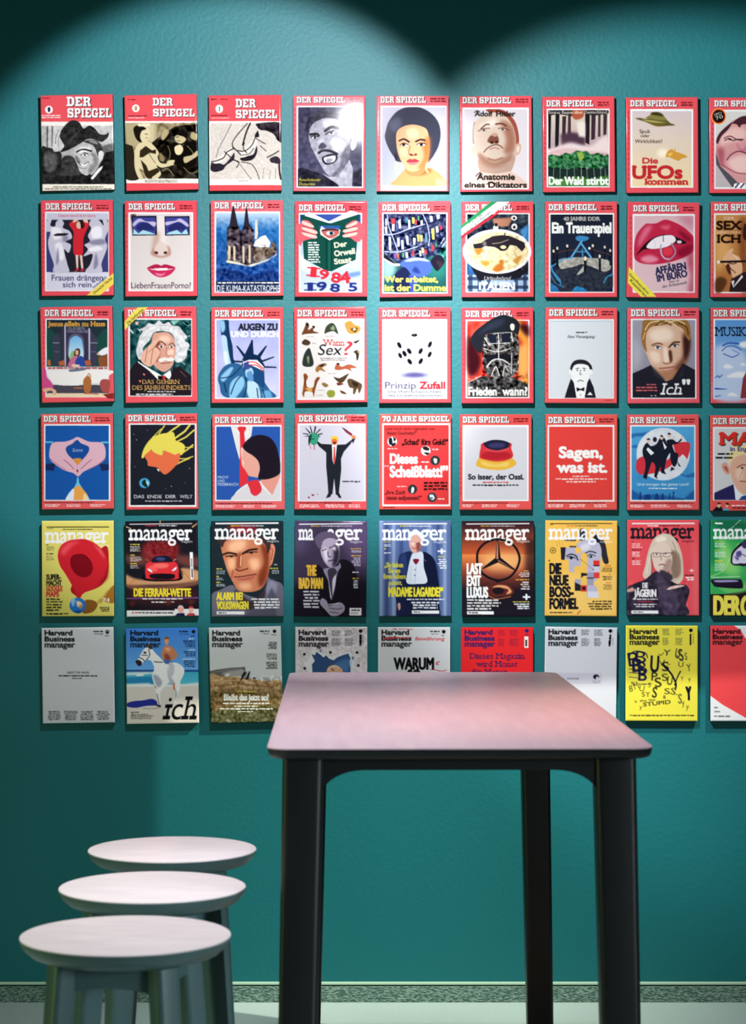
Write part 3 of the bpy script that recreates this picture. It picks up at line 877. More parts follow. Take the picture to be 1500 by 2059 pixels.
T e8e4dc B@20 178 262 70 28 SPD
T e8e4dc B@20 190 292 70 28 70

@@ 2 1 376 456 .6 | news magazine cover, woman in a red dress standing between two white stone statues
SP e33948 93 140 655 835 98 122 410 56
K 104 152 800 900
R d9d8e6 105 152 648 828
R 23242f 105 210 648 668
R 3b4078 105 320 200 668/R 3b4078 575 320 648 668
R c9c8da 105 152 648 208
S c9c6d6 110 215 150 210 140 260 180 270 190 230 230 205 260 240 250 280 310 310 330 370 270 400 320 430 300 500 260 470 290 600 300 668 170 668 170 600 130 480 120 400 140 320 105 310
S f0eef4~6 150 280 230 290 240 360 170 380/S efedf4~5 180 430 240 420 260 540 220 560/S 8f8ca4~6 260 320 300 380 250 400/S 8886a0~5 205 450 215 560 190 600
S c9c6d6 640 215 600 210 610 260 590 240 550 200 500 210 480 250 500 290 470 350 490 400 440 430 470 470 430 530 510 510 490 600 450 668 590 668 590 590 640 450 620 380 648 300
S f2f0f6~6 500 290 580 270 590 360 510 370/S f0eef5~5 480 460 560 440 600 470 500 490/S 8886a0~5 540 500 560 600 520 640/S 8f8ca4~5 480 400 600 380 620 420 520 430
S 2a2430 170 350 200 330 300 330 260 350
S d22a38 305 250 350 215 370 225 360 270 400 280 440 270 430 225 450 212 480 250 450 320 430 380 430 450 418 520 350 515 340 400 345 320
E e8b8a0 392 258 26 32/S 2a1a18 400 225 430 230 432 280 410 285 405 250
S e8c0ac 335 235 350 208 385 208 380 222 350 232/S e8c0ac 430 222 432 206 465 210 470 238 445 232
P e8c8bc 360 518 385 518 385 635 370 640/P e8c8bc 398 520 420 520 430 630 412 640
P d22a38 350 662 385 625 392 645 360 668/P d22a38 400 655 432 628 440 645 420 662
T d04a5a b 210 185 325 24 Chancen_überall_durch_Quote
T 1c2050 b 152 742 450 50 Frauen_drängen
T 1c2050 b 250 800 250 46 sich_rein
K
P f2d95a 445 884 700 672 700 770 560 884
T 222 B@40 520 812 150 20 Sonderausgabe
T 222 B@40 528 860 210 22 Deutscher_Herbst

@@ 2 2 1120 462 .4 | news magazine cover, pale face wearing screen-like glasses above smiling red lips
SP e63a4a 832 145 1402 835 834 122 410 54
K 849 158 1393 829
R d9cfcc>dcd6d2 850 158 1392 828
S c9a08c~10 850 180 880 170 870 250 850 300
R e9e2de~20 1080 160 1160 480
S c4a596~16 1060 330 1110 330 1080 500 1040 480
S 5c3a30~6 850 170 900 165 870 230
P 1a1a2a 862 178 1080 175 1085 345 868 350/P 1a1a2a 1150 180 1370 178 1372 345 1155 350
R 3c4490 874 190 1072 340/R 3c4490 1162 190 1360 338
S c4bce0~3 874 240 930 200 990 225 1072 230 1060 270 990 235 930 230 880 270/S c4bce0~3 1162 230 1240 220 1290 200 1360 250 1350 270 1280 230 1230 240 1165 260
S 262c66~3 900 280 950 240 1010 240 1060 300 990 300 940 310/S 262c66~3 1180 280 1240 240 1300 240 1350 300 1260 300 1200 320
P a8d8e4 874 340 880 290 920 330 960 300 1030 320 1072 338/P a8d8e4 1162 340 1190 320 1260 300 1300 330 1340 290 1360 336
S b98f80~6 1030 510 1050 460 1080 440 1180 440 1205 480 1200 520 1150 540 1090 540
S dccac2~6 1060 460 1120 400 1180 460 1160 520 1090 520
S 4a2420 1058 495 1080 486 1095 500 1080 512/S 4a2420 1140 498 1160 486 1175 498 1160 512
S b02048 995 635 1050 605 1090 600 1120 612 1150 600 1200 610 1248 630 1180 640 1060 640
S c82c5c 1000 640 1060 650 1180 650 1245 636 1200 690 1120 715 1050 690
P f8f0ee 1060 636 1180 632 1170 652 1080 654
S e888a0~3 1070 675 1120 685 1160 672 1130 700 1090 698
T 3a1c3c l 858 810 170 52 Lieben
T 3a1c3c l 1036 810 166 52 Frauen
T 3a1c3c l 1210 810 172 52 Porno?

@@ 2 3 383 458.5 .4 | news magazine cover, twin-spired cathedral half sunk in a deep blue sea
SP e8525e 97 138 672 848 97 112 430 54
R c4d6e6>2a6cae 110 150 664 300
R 2a6cae>1e3c86 110 298 664 840
N .07 9 110 200 664 840
P 2a2430 255 90 268 90 300 250 325 300 330 330 355 250 372 100 382 100 400 240 430 290 440 360 450 580 380 610 330 590 205 570 205 300 230 250
P 4a3f48 205 290 320 290 320 590 205 570/P 453a44 335 300 440 290 450 590 380 612 340 590
N .17 9 205 270 450 600
P d8c6a4~3 215 430 240 440 235 560 215 560/P d8c6a4~3 260 440 280 440 280 570 262 565/P d8c6a4~3 340 440 360 440 360 590 345 590/P d8c6a4~3 395 430 415 430 415 590 398 590
P 2a2430 205 300 215 270 222 300/P 2a2430 310 320 322 290 332 320
P e9e4e2 455 395 510 355 545 345 590 410 570 460 440 440
P 6c5c50 440 450 590 450 600 395 640 440 645 500 560 550 450 590
N .2 8 440 430 640 580
P d8d0c0 455 210 470 210 480 330 470 380 450 380
P f0e2c0~4 205 560 330 590 380 610 480 585 600 540 650 500 640 520 560 570 420 620 200 585
S 16306c~8 130 640 300 660 420 700 600 650 650 720 400 745 150 720
N .07 8 110 600 664 745
R 1c2a4c 110 745 664 840
Q e8e8e8 125 752 540 20 1 j
T f4f6f6 b 118 838 550 54 DIE_KLIMA-KATASTROPHE

@@ 2 4 1127 465 .1 | news magazine cover, two hands holding open green book with a peering eye
SP e83c4a 845 150 1400 845 845 132 405 54
K 855 164 1389 833
R 9fb6d6>c6d4e6 856 165 1388 832
S e6eef6~8 860 520 1000 620 1380 480 1388 560 1200 640 900 660/S 6a8cc4~8 1200 700 1380 660 1380 700 1240 720
S 2a4a9c 856 165 1388 165 1388 240 856 240
K
P fff 880 190 930 140 1110 225 1300 130 1360 145 1370 170 1120 270
P 3a52a0 1010 165 1200 165 1115 220
P 14493f 862 165 1100 238 1130 240 1375 160 1345 560 1135 660 1080 655 890 550
P 0f3a34 1080 370 1140 375 1135 660 1080 655
R 1e6a58:.7 1100 400 1125 650
P 2a5a9c 1025 262 1210 262 1200 320 1120 390 1030 320
P f0ece6 1030 300 1045 265 1075 290 1190 290 1210 300 1200 345 1115 392 1035 340
S b8645c 1050 300 1130 285 1195 300 1190 340 1120 375 1060 340
C 2a1c20 12 1048 305 1110 295 1190 300
E d8d8dc 1120 328 36 18/E 2c4a6a 1130 328 17 17/E 111 1132 328 8 8
S d8606a 815 270 860 240 880 215 930 220 975 265 960 280 1000 310 995 345 1000 370 940 380 880 400 860 440 830 380
S f4c4b8 880 220 970 260 965 280 880 250/S f4c4b8 880 275 1000 310 990 335 885 300/S f4c4b8 880 320 998 350 985 375 890 345/C 7a2030 5 880 262 960 285/C 7a2030 5 880 310 985 340
S d8606a 1420 270 1390 240 1340 215 1300 230 1255 265 1280 290 1235 300 1250 330 1230 350 1300 370 1340 400 1380 400 1420 340
S f4c4b8 1350 222 1262 265 1270 280 1350 250/S f4c4b8 1350 275 1240 300 1248 322 1350 300/S f4c4b8 1350 320 1235 345 1250 365 1345 345/C 7a2030 5 1350 262 1275 288/C 7a2030 5 1350 310 1250 332
Q d8e4e0 925 400 110 190 9 l .35
T f4ecd0 B@8 1160 455 110 44 Der
T f4ecd0 B@8 1160 530 180 46 Orwell
T f4ecd0 B@8 1160 600 150 46 Staat
T d8303c Bs@-6 948 705 44 80 1
T d8303c B@-10 1022 722 76 78 9
T d8303c B@-8 1128 752 76 82 8
T d8303c B@8 1210 770 90 95 4
T 24307c Bs 925 830 40 66 1
T 24307c Bs@6 1010 832 80 70 9
T 24307c B@-6 1120 834 80 66 8
T 24307c B 1230 832 24 20 .
T 24307c B 1285 834 70 70 5

@@ 2 5 372 467 .8 | news magazine cover, crowd of tiny people in a net carried by man in blue
SP e8444e 85 148 658 855 84 130 418 54
K 96 158 649 846
R 2c3854>1f5a56 97 158 648 845
S 8fb8b4~20 97 540 200 600 180 700 97 720/S 2c7a70~30 450 620 648 460 648 700 500 720
P 2a3050 97 158 648 158 648 400 560 520 420 545 230 600 97 500
N .18 8 97 160 648 560
P c8cce0~2 110 200 125 200 128 260 112 260/P d83c44 160 200 195 200 195 250 165 250/P e8e4e8 170 250 195 250 190 310 172 310/P dcdce8 225 220 245 200 250 280 230 290/P e0d05c 345 190 368 190 368 245 348 245/P d83c44 370 210 390 210 388 255 372 255/P f0f0f4 310 215 330 210 332 280 315 285/P 4c9a60 395 180 412 180 410 215 398 215/P dcd4c8 420 220 440 210 442 260 425 270
P e4e4ec 105 270 125 270 130 330 112 330/P 5060a0 205 250 220 250 222 300 208 300/P 2c7a8c 285 190 300 190 302 240 288 240/P e8e8f0 500 180 525 175 530 230 508 235/P c8d0e8 560 165 590 165 590 210 566 215
P c8d0dc 140 360 160 360 165 480 145 480/P e8e8ec 215 370 235 370 238 440 220 450/P c8cce4 250 390 270 385 275 470 255 470/P e8ecf0 355 370 378 370 375 430 358 430/P e4d060 390 340 410 340 412 400 395 400/P dcd078 415 345 440 345 438 400 420 400/P 5a8c9c 460 330 480 330 482 400 465 400/P e8d860 515 290 540 285 545 380 525 385/P d83c44 590 260 610 260 608 300 595 300/P dcdce8 555 270 575 265 580 320 560 325/P d0d4e8 290 350 312 350 318 430 300 430
P 8c4c9c 185 510 205 500 210 550 190 550/P e07030 215 510 230 510 232 545 218 545/P f0f0f0 290 495 310 495 310 545 292 545/P d83c44 345 480 365 480 362 530 348 530/P 5c9c60 260 500 275 500 276 540 262 540/P e8e0a8 410 480 425 480 428 530 412 530/P d83c44 515 430 540 430 540 480 518 480/P e8e090 430 455 450 455 452 500 432 500/P 3c8c5c 550 410 565 410 568 450 552 450/P d83c44 455 470 475 470 478 510 458 510
C b4bce0 9 97 340 200 335 320 290 460 250/C 1a2040 12 200 345 330 305 480 250 640 185/C b4bce0 9 110 490 240 490 380 450 480 420/C 1a2040 10 400 450 520 400 640 350
C b4bce0 8 130 170 140 260 180 370 220 480/C b4bce0 8 440 160 480 250 500 360 490 440/C 1a2040 10 480 440 490 500 470 545/C c8d4e8 7 630 370 600 420/C c8d4e8 7 645 400 610 450
P 1a1c28 97 500 200 590 235 600 220 620 170 605 97 540
S e8dcd8 97 545 180 590 240 595 230 615 170 608 100 560
S 4c66b8 240 600 290 555 360 540 440 545 510 580 525 620 490 690 430 710 340 700 290 640
S c8d0ec~5 280 570 360 545 450 550 500 575 400 565 320 575/S 2a3c80~6 380 620 420 680 350 660
S 222030 510 570 560 520 610 530 632 580 600 630 565 660 530 620/S 3c2c34~4 560 570 620 590 590 630
S 1c2448 190 700 230 650 280 625 330 680 350 760 300 845 200 845 185 760
P 3c50a0 320 690 400 710 370 845 330 845
T f2dc62 B 108 755 465 50 Wer_arbeitet,
T f2dc62 B 108 832 535 54 ist_der_Dumme

@@ 2 6 1104 469 .2 | news magazine cover, revolver laid on a plate of spaghetti with tricolour corner band
SP e8434e 825 152 1388 845 822 130 410 54
R 26303c 838 162 1376 838
N .10 10 838 162 1376 838
P b07860~6 1060 200 1240 190 1200 270 1080 270
P 4a8cc8~10 1300 300 1376 250 1376 420 1330 380/P 2c5c94~10 838 560 940 640 900 700 838 700
R 9cb4d8 838 690 1376 838
R 22304c:.8 838 710 1376 740/R 22304c:.8 838 785 1376 815/R 22304c:.75 850 690 885 838/R 22304c:.75 930 690 965 838/R 22304c:.75 1010 690 1045 838/R 22304c:.75 1250 690 1285 838/R 22304c:.75 1330 690 1362 838
P 1c1c24 860 610 1376 600 1376 650 1300 720 1180 740 940 740
E f0ece6 1250 195 26 22/E 1c1c24 1250 197 12 11/E f0ece6 1252 272 26 28/E 1c1c24 1252 275 12 14/S f0ece6 1065 290 1090 245 1112 290/E 1a1a20 1092 255 14 16
E f0ebf0 1100 488 302 195
E e2cda0 1108 488 268 172
N .09 7 850 330 1370 650
S c07a34~6 900 470 980 460 940 520/S b86c2c~6 1060 640 1130 590 1160 640 1100 670/S c89040~6 950 570 1040 580 1000 620/S c48a44~6 1240 560 1320 520 1280 600/S b4702c~4 1120 570 1150 560 1160 600 1130 600
P 28242c 888 425 960 412 1000 385 1060 355 1140 345 1200 350 1260 372 1340 410 1350 450 1320 488 1270 440 1215 430 1190 470 1130 475 1080 450 1000 440 960 460 900 462
C 28242c 12 1105 440 1130 475 1180 470 1200 430/E e2cda0 1155 450 26 16/C a08878 7 1060 420 1130 410 1200 385/L 28242c 10 1165 345 1172 330/E 6c6468 990 420 18 22
P 2c8c58 780 265 1050 50 1110 50 785 290/P f4f2f2 785 290 1105 52 1215 52 785 350/P e22c3c 785 352 1130 125 1150 130 785 378
T 222 B@38 868 252 130 22 Der_Krieg
T 222 B@38 812 335 300 26 Camorra_in_Apulien
T dcdcdc i 985 740 230 36 Urlaubsland
T f6f6f4 B 945 822 310 62 ITALIEN

@@ 2 7 390 468.5 0 | news magazine cover, dark boxing-ring stage with a blue compass emblem and standing figures
SP e8424e 108 152 680 848 104 128 422 54
K 119 165 671 841
R 1c2230>222a44 120 165 670 840
T d8d4c8 Bs 235 218 320 32 40_JAHRE_DDR
T f8f8f4 B 138 325 515 88 Ein_Trauerspiel
S 3c84b8 345 360 390 350 455 362 450 385 400 400 350 390
L 5ca4d4 16 395 400 300 545/L 5ca4d4 16 385 410 478 540/L 4c94c4 10 340 490 440 490/L 3c84b8 14 400 470 405 540
S a8a49c 180 575 230 550 340 538 470 545 600 555 650 590 640 650 540 670 430 640 340 620 230 650
N .06 8 180 540 660 670
S 2a2f3c 200 650 330 620 420 600 600 670 670 680 670 800 400 840 150 840 140 700
P b4b4ac 350 690 430 590 420 660 370 690
C 3c8cc0 12 120 600 150 680 200 750/C 3c8cc0 9 130 650 200 730 210 780/C 2c6ca0 9 125 690 160 760 240 800/C 3c8cc0 12 665 690 620 710 590 760/C 4c9cd0 10 130 620 240 555 320 545
P 2c7cb4 300 840 350 790 420 810 450 840/P 2c6ca4 120 760 180 800 200 840 120 840
R 14181f 140 490 158 600/R 14181f 172 470 190 640/R 14181f 260 450 275 545/R 14181f 488 450 500 540/R 14181f 592 460 606 560/R 14181f 640 490 656 610/R 14181f 415 560 438 670/R 14181f 545 550 565 665
E e8d8c0 148 485 9 14/E e8d8c0 181 460 9 14/E e8d8c0 268 440 10 14/E e8d8c0 493 438 10 14/E e8d8c0 598 450 9 14/E e8d8c0 646 480 9 14/E f0e0c8 427 550 13 20/E e8d8c0 553 530 10 16/E f4f4f4 463 460 11 11
C a0522c 4 180 500 260 480 380 470/C a0522c 4 490 470 590 500 650 520
N .04 7 120 540 670 840

@@ 2 8 1117 474 -.8 | news magazine cover, huge glossy red lips biting a silver ring, yellow corner band
SP e2384a 850 160 1396 848 855 138 400 54
K 861 175 1386 840
R dcb4bc>e2c0c6 862 175 1384 838
S c88498~30 1240 175 1390 175 1390 300
S b84c64~20 1330 560 1390 480 1390 838 1340 838 1360 700
S c02848 865 420 890 330 960 250 1010 245 1060 240 1130 210 1200 225 1290 270 1350 320 1388 370 1385 480 1320 530 1220 570 1100 595 980 600 900 580 862 530
S e0708c~14 900 400 960 280 1020 270 940 400 900 450/S e88ca4~10 930 540 1010 520 1080 560 1000 590 930 570/S 8c1430~14 1240 480 1380 420 1370 490 1280 540/S da5c78~8 1090 270 1180 260 1150 300/S 8a1430~12 1250 300 1340 350 1380 400 1300 380
S 1c1418 880 525 940 440 1010 380 1080 350 1160 340 1240 365 1325 410 1260 425 1200 415 1150 450 1000 465 940 475
S f4eaf0 970 450 1030 380 1110 350 1200 348 1230 390 1190 425 1140 450 1040 465
L 2a1c20 6 1118 352 1120 400/L b09cac:.7 4 1040 380 1050 450
E f0d0d8 1260 405 22 14
C 9c98b4 11 1100 430 1095 490 1120 540 1170 560 1215 520 1225 480 1190 420/C f4f4fa 5 1105 440 1103 500 1130 545 1175 552
S e03c50 1120 470 1180 450 1200 490 1180 520 1130 520
T 20244c B@10 1055 690 270 60 AFFÄREN
T 20244c B@10 1070 752 265 56 IM_BÜRO
T 3a3040 i@10 1170 765 90 22 Sex_in
T 3a3040 i@10 1110 808 220 26 der_Arbeitswelt
K
P f0e050 815 620 1060 885 925 885 808 765
T 222 B@-46 815 690 240 22 Gesundheitsreform
T 222 B@-46 822 745 200 26 Kassieren

@@ 2 9 475 1506 -.2 | news magazine cover cropped at right edge, orange scene of hand holding a cigar
SP e8404c 170 1170 800 1910 172 1145 445 62
R c88c50>b06c38 184 1184 790 1898
S e0a868~30 190 1300 330 1500 260 1650 190 1700
S 8a4c28~20 400 1300 470 1250 470 1898 440 1898
S 3c2018 440 1330 470 1260 600 1300 600 1420 460 1420
S e8b48c 270 1560 310 1510 350 1500 340 1550 400 1570 430 1640 430 1720 380 1790 330 1740 300 1680 250 1610
S 4c2420~3 280 1660 310 1640 330 1740 300 1720/C 4c2018 8 290 1620 350 1640 400 1610/C 4c2018 7 310 1670 370 1720/C f4d4b4 10 350 1550 400 1610
L 26181a 20 230 1620 460 1615/E f0e4dc 212 1622 16 16
P 2c2026 330 1780 440 1720 500 1700 500 1898 310 1898
P f0ece8 330 1800 360 1790 350 1850 430 1740 440 1760 350 1860
S 5c3420~8 184 1790 240 1760 290 1800 240 1898 184 1898
T 241410 Bs 196 1320 225 76 SEX
T 241410 Bs 206 1442 205 72 ICH
T e8d8d0 b 265 1228 95 26 DER
T e8c8b0 b 200 1358 220 24 UND_DAS
@@ 3 1 375 452 1.2 | news magazine cover, lone figure at a long white table before an arched window
SP e6404c 97 140 652 828 90 118 425 56
R 1c2a38 108 150 642 820
P 1e4a44 108 230 640 230 640 560 108 560
P 24343c 108 180 640 180 560 300 200 300
P 3e3c52 160 300 215 260 215 550 175 550/P 3e3c52 490 230 550 320 545 550 490 550
L 8c8ca8 8 165 352 215 352/L 8c8ca8 8 495 352 552 352/L 6c6c88 6 180 430 215 430/L 6c6c88 6 495 430 540 430
P 36344a 230 230 480 230 480 555 230 555
P b4b2c8 262 190 276 190 278 555 264 555/P b4b2c8 474 220 490 230 490 500 476 500
S 5c5a74 295 340 315 290 365 270 415 290 435 340 430 480 300 480
S 6cb0e0>d8ecf4 308 350 325 310 365 290 405 310 422 350 424 490 310 490
S 8cb470~4 320 440 350 420 350 500 310 500
S 3a2420 348 440 365 405 395 405 402 440 390 470 355 470/S e0a88c 362 420 385 418 385 455 362 455
S c46c90 300 530 330 480 370 465 400 500 380 550 300 555/S 2a4a98 370 490 410 465 440 500 460 555 400 570 360 540
S e8c8b0 335 540 400 545 380 560 330 555
P b4603c~2 210 520 260 500 270 550 220 550/P b4603c~2 440 510 490 500 500 550 450 550/P b8683c~2 115 500 140 500 145 550 115 550/P 8a5030 560 480 640 440 640 560 570 560
S e8ecf2 550 450 600 405 650 390 645 440 600 460/E e0a080 560 450 12 10
R dcd8dc 104 560 655 720
P c4c0c8 120 700 160 560 200 700/P b8b4bc:.6 250 580 270 580 275 710 255 710/P b8b4bc:.6 330 580 350 580 345 710 325 710/P b8b4bc:.6 520 580 540 580 535 710 515 710
S f0ece8 104 600 160 700 300 730 450 715 600 690 655 640 655 590 104 590
Q b0504c 120 560 520 26 1 j
S 6c748c 310 585 440 572 445 590 320 605
R 4a4654 108 725 652 795
S b06c38 430 680 470 640 500 680 490 780 440 780/C b06c38 7 460 650 480 620 495 650/P b06c38 340 740 420 740 425 755 345 750
S a8504a 575 700 600 670 660 680 665 740 650 780 600 780 580 740
R e8d4b0 108 792 690 826
L c05030 7 440 795 560 800/P 8c2c2c 600 800 700 790 700 840 650 840
S d04c8c 72 570 100 590 110 650 150 700 165 745 120 760 75 760/S e0b090 75 755 140 745 190 770 185 810 165 800 150 770 90 780
T e0a040 Bs 120 205 500 40 Jesus_allein_zu_Haus
T a8a8c0 s 295 236 145 22 GLAUBEN
T a8a8c0 s 285 262 185 20 OHNE_KIRCHE

@@ 3 2 1118 455 1 | news magazine cover, white-haired scientist with moustache touching his forehead, yellow corner band
SP e6424e 832 138 1392 820 828 118 425 56
R 1c4a4c 846 150 1386 812
N .12 12 846 150 1386 812
P 8cc8b8~4 1200 160 1290 150 1230 200/P dff0e8 840 220 880 265 870 270 840 235/P e8b0a0~2 890 170 920 165 915 195 895 190/C a8d8cc 5 1310 170 1350 200 1385 190
S d8d8da 905 400 930 300 960 250 920 240 980 210 1010 180 1060 190 1100 155 1140 185 1190 170 1220 200 1280 210 1310 250 1350 300 1330 330 1370 370 1350 420 1340 480 1290 520 1240 500 1230 300 1150 250 1060 260 1020 330 960 400 980 470 930 500 905 450
N .07 8 900 160 1370 520
C f8f8f8 6 960 300 1010 240 1080 210/C f8f8f8 6 1240 250 1300 300 1330 380/C 9c9ca0 5 1100 200 1180 200/C a0a0a4 5 1260 360 1310 420/C f8f8f8 6 930 380 960 330
C e8e8ea 5 1330 300 1375 290/C e8e8ea 5 1345 400 1385 420/C e8e8ea 5 940 260 915 225/C e8e8ea 5 1290 510 1330 540
S d8a08c 1050 280 1100 262 1180 262 1230 310 1250 400 1240 480 1215 560 1150 605 1090 580 1040 520 1030 420
S f0c8b0~10 1100 300 1180 290 1200 340 1120 350/S 9c5a4c~8 1060 380 1110 340 1100 500 1060 500/S f4d0bc~6 1180 420 1230 410 1220 470 1180 460
C 5c3028 9 1085 370 1120 340 1160 370/C 6c6460 10 1190 370 1220 355 1240 380
E f4ece8 1120 385 22 11/E 2c2018 1122 385 10 10/E f4ece8 1212 388 18 10/E 2c2018 1212 388 9 9
C b46c5c 6 1170 390 1165 440 1180 465 1215 460
S ece8e4 1095 500 1140 480 1180 485 1215 480 1240 500 1200 515 1160 505 1120 520/C 6c2c28 6 1120 530 1170 528 1205 520
S e8b49c 940 500 970 420 1020 370 1060 330 1105 315 1080 360 1060 390 1090 400 1110 440 1080 500 1040 550 1000 555
C 8c4c3c 5 1000 380 990 450 980 520/C 8c4c3c 5 1050 400 1040 460 1030 540/C 8c4c3c 4 1060 390 1000 440
P f4f2f0 915 510 960 540 1060 600 1130 640 1200 590 1215 640 1180 680 1090 670 1030 610 920 530
P 241c24 846 590 905 515 1020 600 1090 680 1200 670 1225 570 1290 560 1386 640 1386 812 846 812
P 1c1418 1090 640 1150 640 1200 680 1100 690/P c83038 1135 640 1160 640 1155 672 1135 668
C 8c4438 5 1020 610 1060 640/C 8c5c50 5 1290 600 1340 650
S e08080~2 960 620 980 625 970 640/S e08080~2 925 680 945 680 935 700
T e0b060 s 955 710 325 36 DAS_GEHIRN
T e0b060 s 868 762 510 38 DES_JAHRHUNDERTS
Q d0d0d0 1000 770 250 16 1
Q d8d8d8 900 792 450 20 1
P f2dc5c 795 170 900 55 920 40 1005 36 800 240
T 222 B@42 830 190 190 24 Die_Genforscher
T 222 B@42 830 215 130 14 Albert

@@ 3 3 386 458.5 .3 | news magazine cover, blue torch-bearing statue blindfolded with a striped band
SP e8484f 100 142 672 842 100 122 425 56
K 111 152 665 833
R a8aede>ccccec 112 152 664 832
N .03 30 112 152 664 832
S 16365c 150 155 215 150 225 220 235 300 255 380 262 480 280 540 300 620 200 620 195 560 175 420 165 330 150 240
S b4d4ee 158 290 200 300 215 400 230 480 245 560 200 570 185 480 165 380
S 8cc0e0~4 140 165 180 160 190 230 160 260/S dceefa~4 175 430 205 440 215 540 190 540
S 2c6090 130 640 180 560 250 530 320 540 380 600 500 620 540 700 580 760 620 832 210 832 140 720
S 8cc0e4~4 150 650 230 570 260 580 180 690/S 8cc4e8~4 240 700 330 640 360 720 280 832 230 832/S bcdcf2~5 380 700 460 680 500 832 400 832/S 6ca8d4~5 520 780 580 770 600 832 530 832
C 102c4c 9 240 800 280 700 330 640/C 102c4c 9 350 832 380 740 370 660/C 102c4c 8 150 660 250 640 330 560/C 102c4c 9 480 832 470 750/C 102c4c 9 200 780 180 700/C 102c4c 8 540 832 520 760
P 12284a 335 510 425 325 432 325 440 460/P 12284a 285 378 300 378 370 460 350 475/P 12284a 560 378 545 378 470 465 500 480/P 12284a 620 470 622 480 520 520 510 505/P 12284a 640 560 642 572 520 570 520 555/P 12284a 255 505 255 520 340 525 345 510/P 12284a 418 330 434 330 440 460 418 460
S 12284a 340 530 370 480 425 450 490 470 520 520 525 560 350 560
S 1c4878 350 560 430 520 520 560 535 640 530 740 460 700 380 640
S a8cce8 370 590 420 570 440 620 400 660 372 640/S 5c94c8~4 380 620 420 600 440 680 400 680
P f4f4f8 345 520 400 500 470 500 530 560 525 600 470 570 400 540 350 560
C d83440 9 395 520 460 525 525 575/C d83440 9 400 545 470 550 528 600
P 3c4a90 350 530 395 510 405 580 360 590
T 1c1c28 Bs 308 240 340 54 AUGEN_ZU
T f6f4fa Bs 245 298 410 44 UND_DURCH

@@ 3 4 1124 457 .9 | news magazine cover, white sheet scattered with small drawn animals around headline
SP e8454f 832 140 1420 850 832 120 435 56
R dfdbd8 848 155 1408 840
S 6c4028 870 280 890 230 915 175 935 200 925 240 960 220 985 210 970 245 1020 265 960 270 900 275
S 2c2018 905 180 925 178 930 200 910 205/S 2c1c14 960 205 985 205 980 225
S 3c4434 1070 270 1085 210 1130 178 1165 200 1190 275 1150 250 1100 260/S 8c9c78~3 1120 230 1150 200 1160 240
S c49448 1250 180 1300 160 1330 190 1380 210 1385 240 1350 270 1290 270 1260 230/S 4c3418~3 1300 230 1360 220 1340 260/S e8dcb0~2 1330 220 1350 235 1320 245
S 4c3828 870 350 900 320 945 345 930 372 890 370/S 3c3028 1325 345 1380 325 1350 355
S 2c3434 880 550 885 470 915 410 940 400 960 460 975 530 950 560/S 8c9464~3 915 480 935 470 930 540
S 34342c 1325 430 1360 415 1375 440 1365 500 1352 500 1345 450/S d09048 1360 420 1385 432 1365 440
S 9c6c3c 990 590 1010 550 1070 530 1090 545 1050 570 1080 600 1060 600 1030 590 1010 610/S 2c241c~2 1020 550 1070 535 1050 560
S b05c40 1160 580 1180 535 1220 560 1290 540 1355 570 1300 575 1310 600 1260 580 1200 590/S 3c2018 1175 530 1200 530 1195 550
S 8c4c28 880 760 890 680 885 630 905 620 925 650 910 690 920 740 970 740 985 680 1010 650 1030 660 1005 700 985 780 975 825 960 780 900 780 890 825 875 800
S d4a45c~4 900 750 960 750 950 780/C 5c2c18 8 895 640 900 720/C 5c2c18 8 1015 665 985 740
S 4c3c2c 1150 650 1200 660 1260 630 1285 620 1240 690 1200 700/S 6c2c20~2 1180 700 1240 710 1190 725
S 8c6c3c 1045 710 1070 700 1105 725 1075 740
S 5c4830 1270 680 1300 665 1360 690 1400 720 1385 780 1370 790 1360 750 1335 800 1320 790 1320 750 1290 740/S 2c241c~3 1310 690 1370 710 1340 740
S 8c9438 1090 790 1115 765 1160 775 1155 820 1110 828/S 3c4418~2 1120 780 1150 800/S 6c3c28 1205 770 1235 775 1265 798 1225 795
Q b4a8a4 910 292 70 12 1/Q b4a8a4 1080 288 120 14 1
Q b8aca8 1260 290 90 12 1
Q b8aca8 960 350 50 14 1
Q b8aca8 1310 522 80 14 1
Q b8aca8 1100 614 90 14 1
Q b8aca8 1010 760 70 14 1
Q b8aca8 1000 805 60 14 1
T c43840 s 1062 378 180 56 Wann
T 181418 i 1010 458 205 92 Sex
T c43840 i 1235 458 62 118 ?
Q 9c9494 1010 478 280 34 2 c .35

@@ 3 5 371 459.5 .3 | news magazine cover, large white die hovering above its shadow on pale grey
SP e6434d 85 145 655 842 84 122 422 56
R d6d8e4>e4e6ee 97 158 645 835
S 8c88b0~14 230 640 300 610 440 610 510 635 440 655 300 658
S 5c5890~8 280 635 370 615 460 635 370 650
S dcdade 205 345 215 310 350 215 385 212 520 290 535 330 528 430 505 490 400 565 350 570 240 520 215 470
P d8d8e2 210 320 355 385 370 570 240 520 215 450/P c9c0cc 365 385 535 310 528 430 505 490 385 568
S ecebea 210 310 355 215 380 212 520 290 510 320 390 385 360 388 225 335
C f6f5f8 8 225 335 360 390 515 320/C f2f1f6 7 367 395 372 560
E 16141c 367 284 27 14/E fff:.4 362 278 10 5
E 14141c 235 372 15 30 -28/E 14141c 322 425 16 28 -35/E 14141c 280 446 16 28 -30/E 14141c 242 463 14 26 -28/E 14141c 326 516 16 28 -35
E 14141c 422 424 15 27 28/E 14141c 504 366 14 28 24/E 14141c 502 454 14 26 26/E 14141c 423 512 15 28 30
T 4c4466 b 110 752 270 58 Prinzip
T b82c34 B 415 752 220 58 Zufall
T 2c2838 b 140 788 465 20 Die_Wahrscheinlichkeit
T 2c2838 b 132 822 480 20 des_Unwahrscheinlichen

